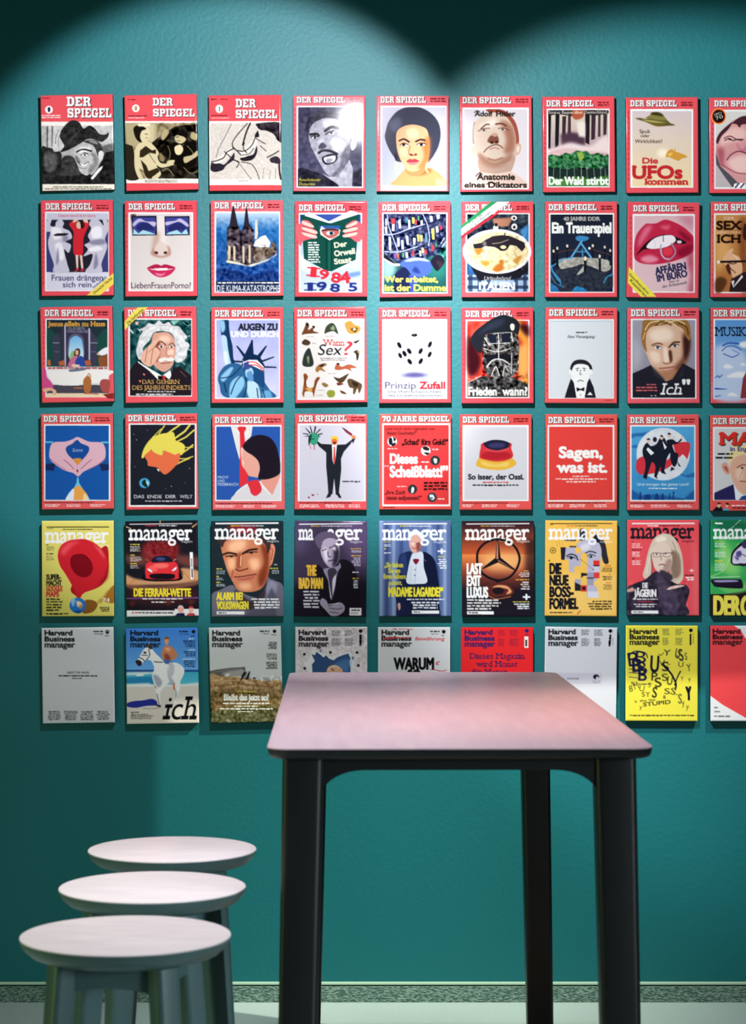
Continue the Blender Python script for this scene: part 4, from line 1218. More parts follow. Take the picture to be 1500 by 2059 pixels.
@@ 3 6 1103.5 462 .2 | news magazine cover, beret over a head assembled from ruins, fiery red background
SP e63a48 825 150 1385 835 824 125 410 54
R c83428 838 160 1374 825
N .16 26 838 160 1374 825
S f0a040~16 1180 160 1300 160 1374 300 1374 420 1290 300/S f4b060~16 1290 400 1374 380 1374 620 1290 640/S 3c1018~16 838 300 900 340 960 520 900 640 838 600/S 3c1018~14 1290 200 1374 200 1374 300
S e8a040~12 1300 700 1370 640 1370 720
S 4c4848 975 400 1010 280 1240 260 1290 330 1290 520 1280 600 1230 650 1150 680 1060 650 990 600
N .26 7 970 270 1290 670
P 1c2030 1010 285 1090 280 1100 360 1040 350/P 1c2030 1135 275 1220 265 1215 350 1145 350
L ecebe8 7 1000 270 1225 258/L ecebe8 7 1110 270 1118 350/L ecebe8 8 1225 260 1240 340/L e0dfdc 6 1040 360 1210 352/L e8e8e4 7 985 300 1030 370
P 1a1a24 1000 455 1215 450 1210 520 1140 500 1050 505 1010 540
L e8e8e4 7 1115 330 1115 500/C ecebe8 9 1010 560 1070 500 1150 500 1210 540/C e8e8e4 6 985 400 1100 430 1220 400/L ecebe8 6 1230 440 1225 620/C f0efec 7 1050 640 1090 560 1120 640/C f0efec 7 1150 640 1170 560 1200 600
S 20242c 868 330 900 260 970 200 1060 140 1150 108 1240 130 1290 170 1300 210 1280 290 1240 260 1020 275 985 330 960 440 900 400
S 2c3244~8 940 280 1040 180 1160 140 1140 200 1000 250
S e4e0d4 1215 200 1235 182 1255 200 1248 240 1225 240
P 3a3838 845 700 980 640 1060 650 1150 680 1230 650 1370 710 1370 825 845 825
N .22 8 845 650 1370 760
C e8e4e0 5 850 695 960 640/C 2c2c34 7 1240 660 1320 640
T f4f2ee B 850 810 245 70 Frieden
T f4f2ee B 1105 800 24 30 -
T f4f2ee B 1150 810 215 70 wann?

@@ 3 7 390 461.5 -.3 | news magazine cover, mostly blank pale grey with a small drawn man in dinner jacket
SP e8484e 105 145 678 838 108 115 425 56
R c4ccda 115 155 668 832
R dadde4 122 168 660 830
Q 2a2a30 345 253 98 16 1 j
T 1c1c24 is 272 308 240 22 Eine_Verneigung.
P 20202a 245 832 270 750 300 665 330 700 350 832/P 20202a 420 832 440 700 465 662 500 740 520 832
P f6f6f6 325 690 350 832 420 832 445 700 400 740 360 740
S f2f2f2 300 590 320 540 385 520 450 540 470 590 460 660 430 720 385 740 340 720 310 660
S 24242c 290 610 300 550 330 510 385 498 440 510 480 550 490 600 470 590 450 550 385 535 330 550 305 600
S f0f0f0 285 590 300 585 308 620 290 625/S f0f0f0 468 590 488 585 490 620 470 625
L 20202a 6 345 578 370 574/L 20202a 6 405 574 430 578
E 20202a 357 592 6 6/E 20202a 418 592 6 6
C 30303a 5 388 590 380 625 396 628
C 30303a 6 360 690 385 678 410 688
P 1a1a22 350 740 385 755 420 738 418 775 385 765 352 778/E 1a1a22 385 806 5 5
P f0f0f0 442 808 470 780 492 808
Q 6c1c20 600 850 80 10 1

@@ 3 8 1120 463 .3 | news magazine cover, unshaven blond man with blue eyes in a black collar
SP e8485a 835 142 1410 840 834 118 430 58
K 847 151 1401 834
R a09cac>8c8898 848 152 1400 832
S bcbac6~30 860 300 920 420 900 560 860 580
S dcb49c 945 330 960 250 1030 200 1160 180 1280 220 1340 300 1345 400 1320 500 1290 560 1240 640 1160 690 1090 650 1020 560 980 470 950 400
S 7c4834~14 1290 260 1350 330 1340 480 1250 640 1160 690 1220 560 1290 460
S 3c2020~10 1300 300 1355 310 1345 430 1310 500 1300 400
S f4dcc8~16 1000 260 1120 220 1200 260 1180 330 1040 340/S f4d8c4~12 1000 430 1080 440 1090 520 1030 520/S f4dcc8~6 1120 400 1150 400 1170 500 1130 520
S b07c5c~10 1040 560 1100 600 1230 580 1210 650 1140 680 1070 640
S 9c6c38 925 300 935 220 940 160 1000 148 1150 148 1320 150 1360 250 1350 330 1320 300 1290 230 1200 190 1100 200 1020 210 975 260 965 350 975 430 940 380
C ecd4a0 9 960 240 1000 180 1080 160/C f0dcac 8 1080 190 1160 160 1230 200/C f0dcac 8 1160 180 1240 155 1310 190/C 4c3018 8 1050 200 1120 170 1190 200/C 4c3018 9 1250 180 1320 210 1340 280/C dcbc80 8 940 320 960 260
C 7c4c34 12 1020 372 1070 355 1110 365/C 4c2c20 14 1170 390 1210 350 1260 345
E f0e8e4 1068 392 30 13/E 3c5c80 1070 392 13 13/E 14141c 1070 392 6 6/E e4d8d4 1222 378 28 13/E 34547c 1222 378 13 13/E 14141c 1222 378 6 6
C 4c2c24 6 1035 385 1065 376 1100 388/C 3c2018 7 1190 376 1222 362 1255 370
S 5c3024~5 1165 430 1190 420 1200 500 1180 520/C 6c3c2c 7 1120 525 1150 535 1190 520
C a05048 11 1085 575 1140 572 1215 560/C c87c70 9 1100 590 1150 598 1205 578
P 22222c 848 620 940 580 1010 545 1050 610 1140 690 1200 670 1290 530 1400 590 1400 832 848 832
P 30303c~6 1010 545 1060 600 1150 690 1040 640
P 2c2c38~6 1300 540 1260 640 1180 700 1290 640
Q d06068 970 708 110 18 1
Q d06068 880 732 210 20 1
Q d06068 878 758 210 20 1
T f4f2f4 is 1105 805 165 100 Ich
T f4f2f4 B 1005 815 55 24 ,,
T f4f2f4 B 1290 780 60 100 "

@@ 3 9 475 491 0 | news magazine cover cropped at right edge, sleeping face drawn in a cloudy blue sky
SP e6404c 165 150 800 895 165 128 445 60
R 5c98d8>8cb0e4 180 162 790 888
S c0d0ee~20 180 420 320 400 470 500 470 888 180 888 180 640
S f4f4fa~6 255 600 290 570 350 600 300 612/S f4f4fa~6 285 690 330 660 400 640 470 650 460 690 350 695/S f4f4fa~6 290 860 340 835 395 865/S f4f4fa~6 410 580 440 560 470 580/S f4f4fa~8 400 380 470 360 470 420 420 410
C 2c54a8 12 250 400 310 375 400 382/C 2c54a8 8 245 448 290 408 360 405 425 440/C 2c54a8 8 258 475 300 492 345 505 400 480/C 5c80c4 6 340 440 410 470
C 2c54a8 8 180 695 210 678 218 695 245 672/S 3c64b4 180 790 230 795 300 802 230 808 180 806/C 3c64b4 8 180 872 230 862
P 8c3840 470 640 440 700 415 888 480 888
T 141824 s 185 310 280 84 MUSIK
@@ 4 1 378 453 .7 | news magazine cover, two hands forming a diamond above an hourglass on deep blue
SP e8484a 85 128 668 798 80 108 415 54
K 94 139 656 791
R 1c58a8 95 140 655 790
P 24508c 95 290 170 290 130 330 140 460 180 480 170 540 95 530/P 24508c 655 290 600 290 630 330 620 460 575 480 590 540 655 530
P 1c58a8 95 290 140 290 130 330 140 460 95 470/P 1c58a8 655 290 620 290 630 340 625 460 655 470
P 1c2c5c 95 480 185 470 170 535 95 528/P 1c2c5c 655 480 572 475 590 538 655 528
R 5cc0e8 95 278 165 292/R 5cc0e8 585 280 655 294
S e2b4c4 375 240 330 262 270 280 180 285 145 310 130 380 135 430 170 470 260 530 340 555 385 585 430 545 500 510 590 460 622 420 625 350 605 300 570 285 480 280 420 255
C c46c84~2 6 140 430 200 480 280 530/C c46c84~2 6 620 430 560 480 480 520
S 1c4c98 375 265 330 300 290 320 275 350 300 400 345 440 380 475 430 430 470 380 482 345 470 320 410 295
S dc9440 340 435 375 425 415 432 400 465 380 482 360 465
C a8486c 6 260 440 310 480 345 520/C a8486c 6 500 440 450 480 410 520/C d08ca4 5 375 480 378 580
E 8c2c4c 378 535 9 12
P 6cc8ec 375 590 388 590 392 640 430 700 460 740 490 788 270 788 300 730 345 690 370 640
P 1c58a8 375 590 380 590 382 600 378 600
S f0a850 385 665 345 700 340 790 420 790 470 760 430 700
S e8ecf4 345 690 300 740 275 790 340 790/S f8d8a8~3 440 730 480 790 430 790
T e8ecf4 B 335 367 90 24 Zuletzt
K
Q 3c1214 90 808 430 12 1 j
Q fbe6e4 90 826 150 26 2
Q fbe6e4 282 826 170 26 2
Q fbe6e4 490 826 140 26 2

@@ 4 2 1126 455 .8 | news magazine cover, orange face as a comet with blazing yellow hair in black space
SP e8474c 835 122 1430 850 830 102 420 52
K 849 131 1419 837
R 20222c 850 132 1418 836
S e8d85c 950 400 965 350 1000 290 1050 240 1110 215 1170 205 1230 200 1250 270 1300 290 1330 320 1320 370 1290 400 1180 400 1130 360 1050 350 980 400 970 420 950 425
L e8d85c 10 1100 215 1150 140/L e8d85c 14 1170 215 1290 130/L e8d85c 8 1040 250 1120 170/L e8d85c 16 1230 260 1330 190 1380 125/L e8d85c 13 1260 280 1340 240 1410 180/L e8d85c 7 1310 330 1400 330/L e8d85c 14 1290 390 1350 350 1400 310/L e8d85c 9 1270 430 1340 430 1400 410/L e8d85c 12 1250 480 1310 450 1370 425/L e8d85c 9 1190 200 1240 160
S e87048 975 405 1010 370 1045 345 1080 380 1125 400 1150 355 1200 375 1240 395 1285 380 1280 450 1250 490 1200 540 1155 568 1120 545 1090 510 1050 500 1005 490 1000 455
S e8d85c 1040 345 1060 375 1125 400 1135 360 1100 330/S e8d85c 1150 350 1200 378 1250 385 1285 375 1250 330
P fff 1080 515 1105 525 1100 545
E 4ca4d8 975 643 47 44/S 14301c 950 640 975 610 990 640 1000 680 970 670/S d8ecf8~3 990 625 1010 640 1000 660
E d8d8e4 905 265 4 4/E d8d8e4 880 215 3 3/E d8d8e4 1370 515 4 4/E d8d8e4 1210 670 4 4/E b8b8c8 1160 690 3 3/E b8b8c8 890 500 3 3/E b8b8c8 1330 640 3 3/E c8c8d8 1000 180 3 3
T f2f2f6 B 882 775 88 28 DAS
T f2f2f6 B 1000 775 124 28 ENDE
T f2f2f6 B 1160 775 90 28 DER
T f2f2f6 B 1285 775 110 28 WELT
Q c8c8d0 980 792 325 18 1 j

@@ 4 3 395 459 .3 | news magazine cover, profile of black-haired woman leaning on man's red tie
SP e85258 102 135 685 800 100 118 415 54
K 111 147 676 791
R 2c58ac 112 148 675 790
P e4e0e2 245 148 425 148 410 250 340 430 318 430 290 330
L f4ecdc 8 245 148 290 330 318 430/L f4ecdc 8 427 148 415 230
P fbe8e8 290 190 330 150 380 150 400 190 380 240 318 220/P e0303c 295 160 320 148 365 148 378 165 358 200 366 300 395 620 318 680 322 300 318 200
P e03440 318 430 400 560 400 640 318 680
S f0ece6 270 800 275 740 320 690 400 640 470 620 560 640 660 600 675 600 675 800
S dedade 275 800 285 740 330 700 400 655 470 640 540 700 600 740 660 600 675 610 675 795
S e89c8c 500 620 560 600 668 560 660 620 625 700 605 742 560 700
S e8a898 335 330 370 350 440 390 490 440 500 540 488 590 440 606 410 590 385 560 365 525 345 500 350 450 330 400
S f0d4c4~3 330 340 345 350 338 420 355 460 345 500 332 440
S 201a26 345 325 380 270 440 232 510 222 590 250 640 320 660 400 675 460 680 530 660 570 600 600 530 612 480 600 495 520 480 450 430 400 380 370
P 2c58ac 390 580 470 595 490 600 430 625 395 640
S e03440 388 640 440 618 480 620 505 665 508 715 460 755 420 735 405 690
T fbf8ea B 125 603 95 22 MACHT
T fbf8ea B 125 635 60 22 UND
T fbf8ea B 125 666 180 24 MISSBRAUCH
K
Q 3c1214 105 816 500 12 1 j
Q fbe6e4 105 834 200 24 2
Q fbe6e4 350 834 110 24 2
Q fbe6e4 510 834 135 24 2

@@ 4 4 1125 458 -.3 | news magazine cover, suited figure holding a knife and green severed statue head
SP e8434a 835 122 1432 802 845 105 420 54
R d2d0de 850 135 1420 795
P 22262e 1000 270 1040 300 1130 305 1180 308 1255 305 1330 250 1300 300 1240 370 1215 430 1218 520 1210 600 1195 745 1170 745 1155 600 1140 740 1105 740 1095 600 1085 500 1085 375 1020 320 990 270
P 22262e 1310 260 1345 245 1320 300/P 22262e 1105 725 1140 725 1120 765 1082 775/P 22262e 1165 725 1195 722 1220 770 1200 775
P f4f4f8 1135 305 1180 305 1165 440 1153 480 1140 440/P e05048 1152 325 1163 325 1166 440 1154 480 1146 440
E e07038 1158 278 26 32/S e8c840 1125 265 1135 238 1165 232 1190 245 1188 268 1160 255/S 3c1010 1145 285 1170 285 1160 302
S 3c9c7c 930 240 950 210 990 205 1020 235 1005 290 980 312 945 290/S 1c3c38 930 240 960 220 940 300 930 310/C 14382c 6 950 260 980 255
P 1c2428 900 160 905 160 950 205 940 212/P 1c2428 940 140 950 150 965 205 955 208/P 1c2428 985 145 998 150 985 205 975 205/P 1c2428 1030 168 1040 172 1000 212 990 210/P 1c2428 878 205 930 212 930 222 880 212/P 1c2428 1055 205 1055 212 1015 228 1012 215/P 1c2428 885 238 930 225 932 235/P 1c2428 1040 240 1015 228 1015 238
C c03040 5 945 310 948 340/C c03040 6 980 312 982 350/C d8a0ac 3 945 350 945 450
P 1a1c22 1220 155 1250 168 1315 215 1305 232 1260 200/P d03038 1220 155 1232 162 1312 222 1305 232/E e08050 1325 240 17 17
E 8c2430 968 748 12 7/E 8c2430 932 768 8 8/E b05060 1008 740 5 5/E b08090 950 742 3 3
Q 34343e 1228 620 155 20 1 j
Q 3c1214 850 810 460 12 1 j
Q fbe6e4 852 828 200 30 2
Q fbe6e4 1080 828 180 30 2
Q fbe6e4 1285 828 130 30 2

@@ 4 5 375.5 456 0 | all-red news magazine cover with white quote headline and small round portraits
SP e8443f 85 120 682 845 84 105 590 48 70_JAHRE_SPIEGEL
R e23e40 97 135 670 830
T 241414 B 108 180 440 26 „und_noch_nicht_irgendein_von
T 241414 B 125 220 260 28 diesem_Geschwätz!“
T 241414 B 258 308 405 48 „Schad’_fürs_Geld!“
E f4f4f4 172 280 42 42/S 1c2024 140 260 165 245 175 290 150 310/S 1c2024 180 240 205 260 190 280/S 1c2024 165 300 205 290 195 315 170 320
T fbf4f0 B 155 470 238 82 Dieses
T fbf4f0 B 155 588 455 92 Scheißblatt!
T fbf4f0 B 105 495 34 30 ,,
T fbf4f0 B 620 590 38 90 "
E e4e8e8 467 360 42 42/S 1c2024 440 330 470 322 500 345 485 360 450 350/S 1c2024 450 375 500 380 480 398
E 2c3034 550 445 42 42/S c8ccc8 535 430 565 430 565 465 545 470
E 2c3034 350 697 42 42/S e0e4e4 345 680 365 685 360 720 340 730
E 3c4044 523 768 42 42/S e4e8e8 500 750 530 745 545 775 520 790/S 1c2024 515 765 530 775 515 780
Q fbd0cc 130 335 88 16 1
Q fbd0cc 525 340 70 18 1
Q fbd0cc 428 450 76 18 1
Q fbd0cc 215 665 90 16 1
Q fbd0cc 575 772 80 18 1
T 241414 B 108 740 180 32 „Ihre_Zunft
T 241414 B 125 788 305 34 muss_aufpassen!“
Q 241414 450 628 205 82 3 j
Q 3c1214 95 850 110 14 1

@@ 4 6 1087 459 0 | news magazine cover, bucket hat in black, red and gold on light grey
SP e8413f 797 135 1378 800 798 115 410 54
R d8d6de 812 152 1365 790
S e8b440 915 480 935 430 980 415 1200 410 1235 425 1270 470 1240 500 1170 525 1080 528 980 515 925 495
S f0cc70~6 960 450 1080 480 1200 460 1180 500 1000 495
S d8383e 945 400 955 340 985 290 1210 290 1225 340 1240 410 1180 445 1090 455 1000 440 950 425
S b82430~6 980 380 1080 360 1200 380 1220 420 1080 440 970 420
S 24223c 978 300 1010 280 1070 265 1150 270 1205 290 1212 315 1180 340 1100 356 1020 340
S 3c3a68~5 1020 310 1090 290 1170 300 1150 330 1060 335
C e86870~3 7 1000 350 1100 368 1200 345
T 17151a B 848 610 485 44 So_isser,_der_Ossi.
Q c43840 975 628 225 18 1 j
Q 1c1a20 885 652 405 20 1 j
Q 3c1214 795 812 400 12 1 j
Q fbe6e4 795 828 100 28 2
Q fbe6e4 968 828 150 28 2
Q fbe6e4 1185 828 140 28 2

@@ 4 7 391 459 -.2 | all-red news magazine cover with big white two-line slab headline, no picture
SP e9453f 95 135 682 805 102 118 410 54
R e64540 108 150 668 792
T fbfaf8 Bs 200 420 375 92 Sagen,
T fbfaf8 Bs 185 548 430 88 was_ist.
Q fbe0dc 315 575 145 18 1 j
Q fbe0dc 165 598 450 20 1 j
Q fbe0dc 260 622 260 20 1 j
Q 3c1214 98 810 500 12 1 j
Q fbe6e4 98 826 150 30 2
Q fbe6e4 290 826 170 30 2
Q fbe6e4 505 826 125 30 2

@@ 4 8 1117 461 .2 | news magazine cover, dark-suited riders on a red arrow before a full moon
SP e8474a 828 135 1402 802 828 120 410 54
K 839 147 1393 791
R 54a8dc>3c8cc8 840 148 1392 790
S 2c6cb0~4 840 215 900 205 960 200 1000 190 960 230 880 235 840 250/S 2c6cb0~4 840 320 880 310 900 330 850 335/S 2c6cb0~4 1260 560 1330 570 1392 550 1392 590 1300 590
E e0e4ee 1118 390 235 230
N .03 22 900 170 1340 610
S d83844 878 500 890 440 940 410 1000 420 1060 460 1140 450 1240 350 1205 300 1350 292 1330 430 1290 380 1200 480 1120 530 1020 560 930 570 890 545
P d83844 1205 300 1352 290 1332 432 1290 390 1260 420 1220 360
S 1c2030 940 340 975 290 1010 320 1060 300 1090 250 1130 250 1150 300 1150 270 1200 260 1240 285 1275 255 1280 270 1240 300 1200 310 1220 370 1250 390 1240 470 1210 500 1180 430 1180 380 1150 430 1130 530 1140 560 1100 550 1095 500 1060 590 1040 580 1050 500 1020 460 990 540 970 600 945 590 960 520 960 450 940 400
P f4f4f6 985 330 1040 380 1010 400 970 350/P f4f4f6 1110 270 1150 330 1130 350
E e8c8b8 988 275 16 20/E 2c2430 1045 262 18 22/E e8c8b8 1105 245 15 20/E e8c8b8 1170 230 16 20/S 1c1c28 970 262 990 250 1005 265/S 1c1c28 1090 235 1105 222 1120 238/S 1c1c28 1155 215 1172 202 1188 220
E e8c8b8 1285 240 12 12/E e8c8b8 1215 245 9 12
P 1c2030 945 575 980 600 970 610 940 590/P 1c2030 1045 570 1070 600 1060 606/P 1c2030 1105 540 1145 560 1140 568/P 1c2030 1190 500 1222 520 1180 540/P 1c2030 1240 450 1275 500 1255 495
T f6f8fa B 890 665 455 26 Und_morgen_das_ganze_Land?
Q f0f4f8 990 682 250 16 1 j
P 245c9c~6 840 700 920 750 1050 740 1200 760 1300 780 1392 700 1392 790 840 790
P 1c3c7c 905 790 912 720 922 720 930 790/P 1c3c7c 945 790 960 745 1000 740 1010 790/P 1c3c7c 1040 790 1055 735 1070 735 1085 790/P 1c3c7c 1095 790 1110 730 1120 735 1130 790/P 1c3c7c 1170 790 1172 730 1180 730 1182 790/P 1c3c7c 1200 790 1205 715 1212 715 1215 790/E 24508c 1210 725 12 8/P 14305c 1182 790 1300 780 1300 790
K
Q 3c1214 830 814 560 12 1 j
Q fbe6e4 830 830 140 28 2
Q fbe6e4 1010 830 190 28 2
Q fbe6e4 1240 830 155 28 2

@@ 4 9 470 1502 .1 | news magazine cover cropped at right edge, blond man beneath large red slab letters
SP e8423f 160 1168 800 1850 160 1142 440 58
R d8d6da 172 1182 790 1845
S f0dca0 300 1480 310 1400 350 1350 480 1340 480 1500 360 1520
S e0a08c 240 1530 260 1500 290 1505 320 1580 300 1610 260 1580/S a85c50~3 260 1540 290 1540 300 1590
S e8b49c 320 1520 370 1450 480 1440 520 1700 470 1790 400 1760 350 1680 325 1600
S f4d0bc~10 380 1560 440 1560 430 1650 380 1640/C 7c4c3c 9 385 1545 430 1520 470 1520/E 3c4c5c 432 1548 14 9/C 8c3c3c 8 415 1670 450 1675 480 1670/C c07868 5 440 1560 410 1640
P 2c2a5c 172 1780 280 1730 350 1700 380 1845 172 1845/P f4f4fa 355 1700 390 1760 450 1810 400 1845 370 1845/P 2c4c94 430 1810 480 1800 480 1845 400 1845
T 14301c Bs 240 1338 300 108 MA
T e0342c Bs 232 1330 300 108 MA
T 2c2c94 B 322 1392 160 40 in_Eng
Q 22222c 205 1405 170 26 1
Q 22222c 185 1440 205 28 1
S 1c1c24 165 1950 190 1910 230 1900 250 1950/E e8b8a0 215 1895 17 22/S 3c2018 195 1885 215 1868 238 1880 215 1885/S 4cb4d8 250 1950 280 1920 320 1950/E e8b8a0 290 1895 15 20/S 2c1c18 275 1885 295 1870 312 1890
Q fff 335 1888 130 18 1 j
Q 1c1214 340 1912 130 14 1 j
@@ 5 1 382 455 .2 | yellow business magazine cover with a giant glossy red map pin
B e6da78
R d8cc60:.5~10 70 60 690 860
R 4c4a20 105 88 655 97
Q 5c5a30 110 100 60 10 1
Q 3c3a28 250 106 260 14 1 j
T f0eef6 Bsxm 106 232 545 92 manager
T f4f2f6 b 560 262 95 20 magazin
Q 24221c 104 243 20 14 1
Q 8c8650 108 262 80 40 3 l .3
Q 2c3054 104 318 84 16 1
Q 8c8650 104 340 75 44 3 l .3
S c4a048~4 555 740 600 700 640 650 705 605 705 750 620 745 570 760
S 8c5c24 440 740 490 728 540 745 555 775 520 830 450 850 420 830
S a8702c 625 690 660 640 705 605 705 745 640 750 610 720
S b01e28 610 260 655 400 640 520 600 590 540 630 430 670 410 700 395 730 370 700 330 600
S cc2430 370 200 450 200 540 240 600 300 640 380 640 470 610 560 540 620 460 655 415 690 396 735 388 735 372 690 335 610 270 500 225 430 205 340 230 260 290 215
S e8505a~14 230 300 300 230 400 220 330 260 260 340/S e8606a~8 520 240 590 300 620 370 570 310/S 8c1420~12 560 600 620 520 645 440 640 540
S 7c101c 315 390 335 345 390 330 460 350 505 410 512 470 480 520 430 532 370 510 325 450
C 5c0c14 6 318 370 360 335 440 338 500 400
E 2c74c8 380 778 72 68/S 8cc4ec~4 320 730 360 720 340 790/S f4d8b8~4 370 740 410 750 420 780 380 790/S d08c48~4 390 780 420 770 410 810/S 1c3c84~6 350 830 420 820 440 790 400 845
T 1c1a18 B 106 552 125 44 SUPER-
T 1c1a18 B 106 604 132 44 MACHT
T c42430 B 106 652 138 42 GOOGLE
T c42430 B 106 702 108 44 MAPS
Q 3c3a24 104 712 150 120 5 l .32
Q 1c1a18 104 842 195 20 1 j
T f8f6f0 B 600 748 60 34 74
Q 1c1c1c 575 790 82 44 3 r

@@ 5 2 1128 455 .9 | black business magazine cover, red sports car seen head-on above yellow headline
B 1b1a22
S 3c2024~30 850 600 1100 640 1400 620 1400 760 900 760
S 7c2428~16 980 230 1250 230 1270 360 1240 400 980 400
N .05 8 980 220 1260 400
S c8946c~8 806 510 900 545 1100 560 1300 520 1300 450 1460 480 1460 560 1300 590 1000 600 810 600
S 7c5040~8 806 600 1000 610 1200 600 1460 560 1460 590 1200 640 900 640
S 6c4038~20 806 340 960 360 990 420 850 420/S 6c3c38~16 1260 340 1450 360 1450 440 1290 420
L c87828 7 1300 460 1370 540/L c87828 6 830 600 890 550
S 120f14 985 560 1280 560 1270 500 990 500
S d83038 980 480 985 420 1010 400 1040 385 1060 345 1120 335 1185 340 1215 385 1245 400 1270 430 1275 500 1250 550 1010 545 985 520
S f06c64~6 1050 420 1120 410 1190 420 1160 450 1080 450/S f05c58~5 1010 440 1060 430 1090 470 1040 480
S 1c1a2c 1038 400 1060 352 1120 340 1185 345 1222 395 1130 400/S 3c4474~4 1070 370 1110 355 1160 370 1120 390
S 18121a 1020 510 1080 500 1180 500 1240 510 1225 545 1130 550 1035 540
S d8ecf4 1000 455 1030 465 1045 490 1010 475/S d8ecf4 1255 440 1250 465 1215 478 1225 462
L c86038 6 985 375 1010 385/L c8a080 6 1250 372 1230 385
L e0e0e4 7 845 68 1390 62
R d8a868 1108 30 1116 60/P d8a868 1390 90 1440 55 1440 62 1395 100/P e0b890 810 85 860 105 855 110 812 95
Q d03038 980 74 110 14 1 j
Q d8d8dc 1100 74 160 14 1 j
T f8f8fa Bsxm 848 208 545 92 manager
T f8f8fa b 1300 228 95 20 magazin
Q e8d848 848 238 85 14 1
Q c8c0b8 848 258 100 50 4 l .3
Q e8d848 850 332 50 14 1
Q c8c0b8 850 350 105 46 4 l .3
Q e8d848 850 406 60 14 1
Q c8c0b8 850 424 90 32 3 l .3
P 7c4c94 812 712 1460 705 1460 716 812 722
T f0dc3c B 882 698 498 66 DIE_FERRARI-WETTE
Q e8e4e0 955 712 355 18 1 j
Q e8e4e0 1035 740 200 18 1 j
S 4c2420~8 840 740 900 750 860 790/S 5c2c24~8 1160 740 1220 740 1180 780/S 5c2c24~8 1360 730 1420 740 1380 770
P ecebec 812 822 1240 822 1240 808 1460 808 1460 890 812 890
Q d03038 862 834 60 18 1 j
Q 24222c 925 834 300 18 1 j
S e8a898 1265 800 1295 778 1320 800 1310 840 1280 840/S ccc8c8 1268 790 1290 775 1318 790 1290 795/P 1c2450 1240 872 1265 845 1325 845 1330 872/S e8b49c 1365 800 1385 785 1405 805 1395 840 1370 840/S c0303c 1360 800 1385 780 1410 800 1385 800/P d0444c 1340 870 1360 845 1410 845 1425 870
P f4f4f4 1372 312 1400 312 1405 545 1380 550
L 5c5c64 8 1388 370 1390 440/L 24242c 10 1392 460 1394 530

@@ 5 3 386 457 .3 | business magazine cover, close-up of stern man in open grey collar, yellow headline
B 1e2a30
S 8c2430~20 220 80 430 80 480 140 300 160
S 6a6878 70 690 150 640 250 600 300 640 420 700 540 700 560 530 600 560 700 610 712 880 70 880
S 8a88a0~10 580 560 650 600 600 720 520 740
S 3c3038~8 280 640 420 740 540 640 520 760 400 820 300 740
P 545264~8 330 880 470 800 540 730 600 620 640 700 640 880
S c47a58 150 240 170 200 260 170 420 160 520 190 580 260 600 330 585 430 560 540 520 620 450 655 360 660 300 640 260 580 215 490 185 400 165 330
S d4856a 575 260 610 240 630 280 620 350 600 420 575 430 570 350/C 8c3c2c 6 590 280 610 300 595 380
S f0b890~18 220 240 300 200 380 220 340 300 230 310/S f0b488~14 210 380 270 360 280 440 230 470/S f0b48c~14 400 380 480 370 490 450 430 470/S e8a880~12 310 590 400 580 420 630 340 640
S 7c3420~14 500 240 575 300 560 520 500 620 480 520 530 400
S 9c4c34~8 300 340 330 320 330 440 290 450
S 3c2c2c 125 215 170 190 240 170 420 150 560 190 590 260 560 330 550 260 500 210 400 180 260 190 190 220 165 270
C 2c1c18 16 172 335 220 318 290 330/C 2c1c18 17 345 325 400 295 470 285
C 3c2018 9 195 350 240 345 295 345/C 3c2018 9 360 320 420 310 475 310
E 241c20 245 350 16 8/E 241c20 420 318 16 8
C 5c2418 10 285 460 310 475 340 470 390 455/C f4c8a0~2 8 330 350 325 430
C 5c201c 9 272 530 340 525 400 515 462 505/S b05c50 290 545 350 540 450 520 420 550 330 560
C 8c3c28~3 7 500 470 520 530/C 8c3c28~3 7 260 470 245 540
L ececf0 13 110 62 655 58
Q e0c840 240 76 80 13 1 j
Q d8d8d8 325 76 205 13 1 j
T f8f8fa Bsxm 112 200 548 92 manager
T f8f8fa b 560 225 100 20 magazin
Q e8d848 112 452 60 14 1
Q a8b0b0 112 470 80 36 3 l .3
Q e8d848 112 518 30 12 1
Q a8b0b0 112 534 75 26 2 l .3
Q e8d848 112 570 42 12 1
Q a8b0b0 112 588 85 26 2 l .3
Q b8b8b8 620 414 40 14 1
Q e8d848 585 446 80 14 1
Q a8b0b0 590 466 74 36 3 r .3
T f0dc3c B 116 728 225 62 ALARM_BEI
T f0dc3c B 118 808 275 62 VOLKSWAGEN
Q ececf0 410 712 258 98 4 r .34
R f4f4f6 116 830 360 856
Q 24242c 130 836 90 16 1

@@ 5 4 1123 456 -.5 | purple-black business magazine cover, man in a suit with clasped hands, gold headline
B 3a3248
S 5c4a70~40 1200 60 1440 60 1440 420 1300 380/S 4c4260~30 810 60 960 60 900 300 810 300/S 1f1a28~30 800 600 1440 560 1440 900 800 900
S 1a171f 1010 420 1090 480 1200 380 1300 400 1350 500 1380 700 1350 870 1080 870 1000 700 980 500
S 8a809c 1060 470 1100 450 1190 430 1200 400 1215 440 1190 480 1170 560 1160 640 1130 730 1110 640 1100 560
S c8c0d4 1110 480 1160 470 1170 560 1150 650 1125 720 1115 600
S 3a3444 1100 470 1150 450 1180 490 1140 560 1140 740 1110 560
S a89cb4 1035 280 1080 200 1140 190 1190 230 1205 320 1190 400 1140 445 1095 430 1055 370
S dcd4e4~8 1060 290 1090 280 1100 380 1080 390/S 2c2634~10 1150 240 1200 300 1190 400 1140 440 1150 340
S e0d8e8~6 1130 270 1160 260 1170 300
C 1c1824 7 1050 300 1085 285/C 1c1824 8 1115 275 1155 260/C 1c1824 6 1100 310 1105 350 1130 350/C 241c2c 8 1105 390 1150 380
S 5c5068 985 190 1020 150 1080 130 1140 140 1190 190 1200 250 1150 200 1090 200 1045 250 1040 290 1000 250
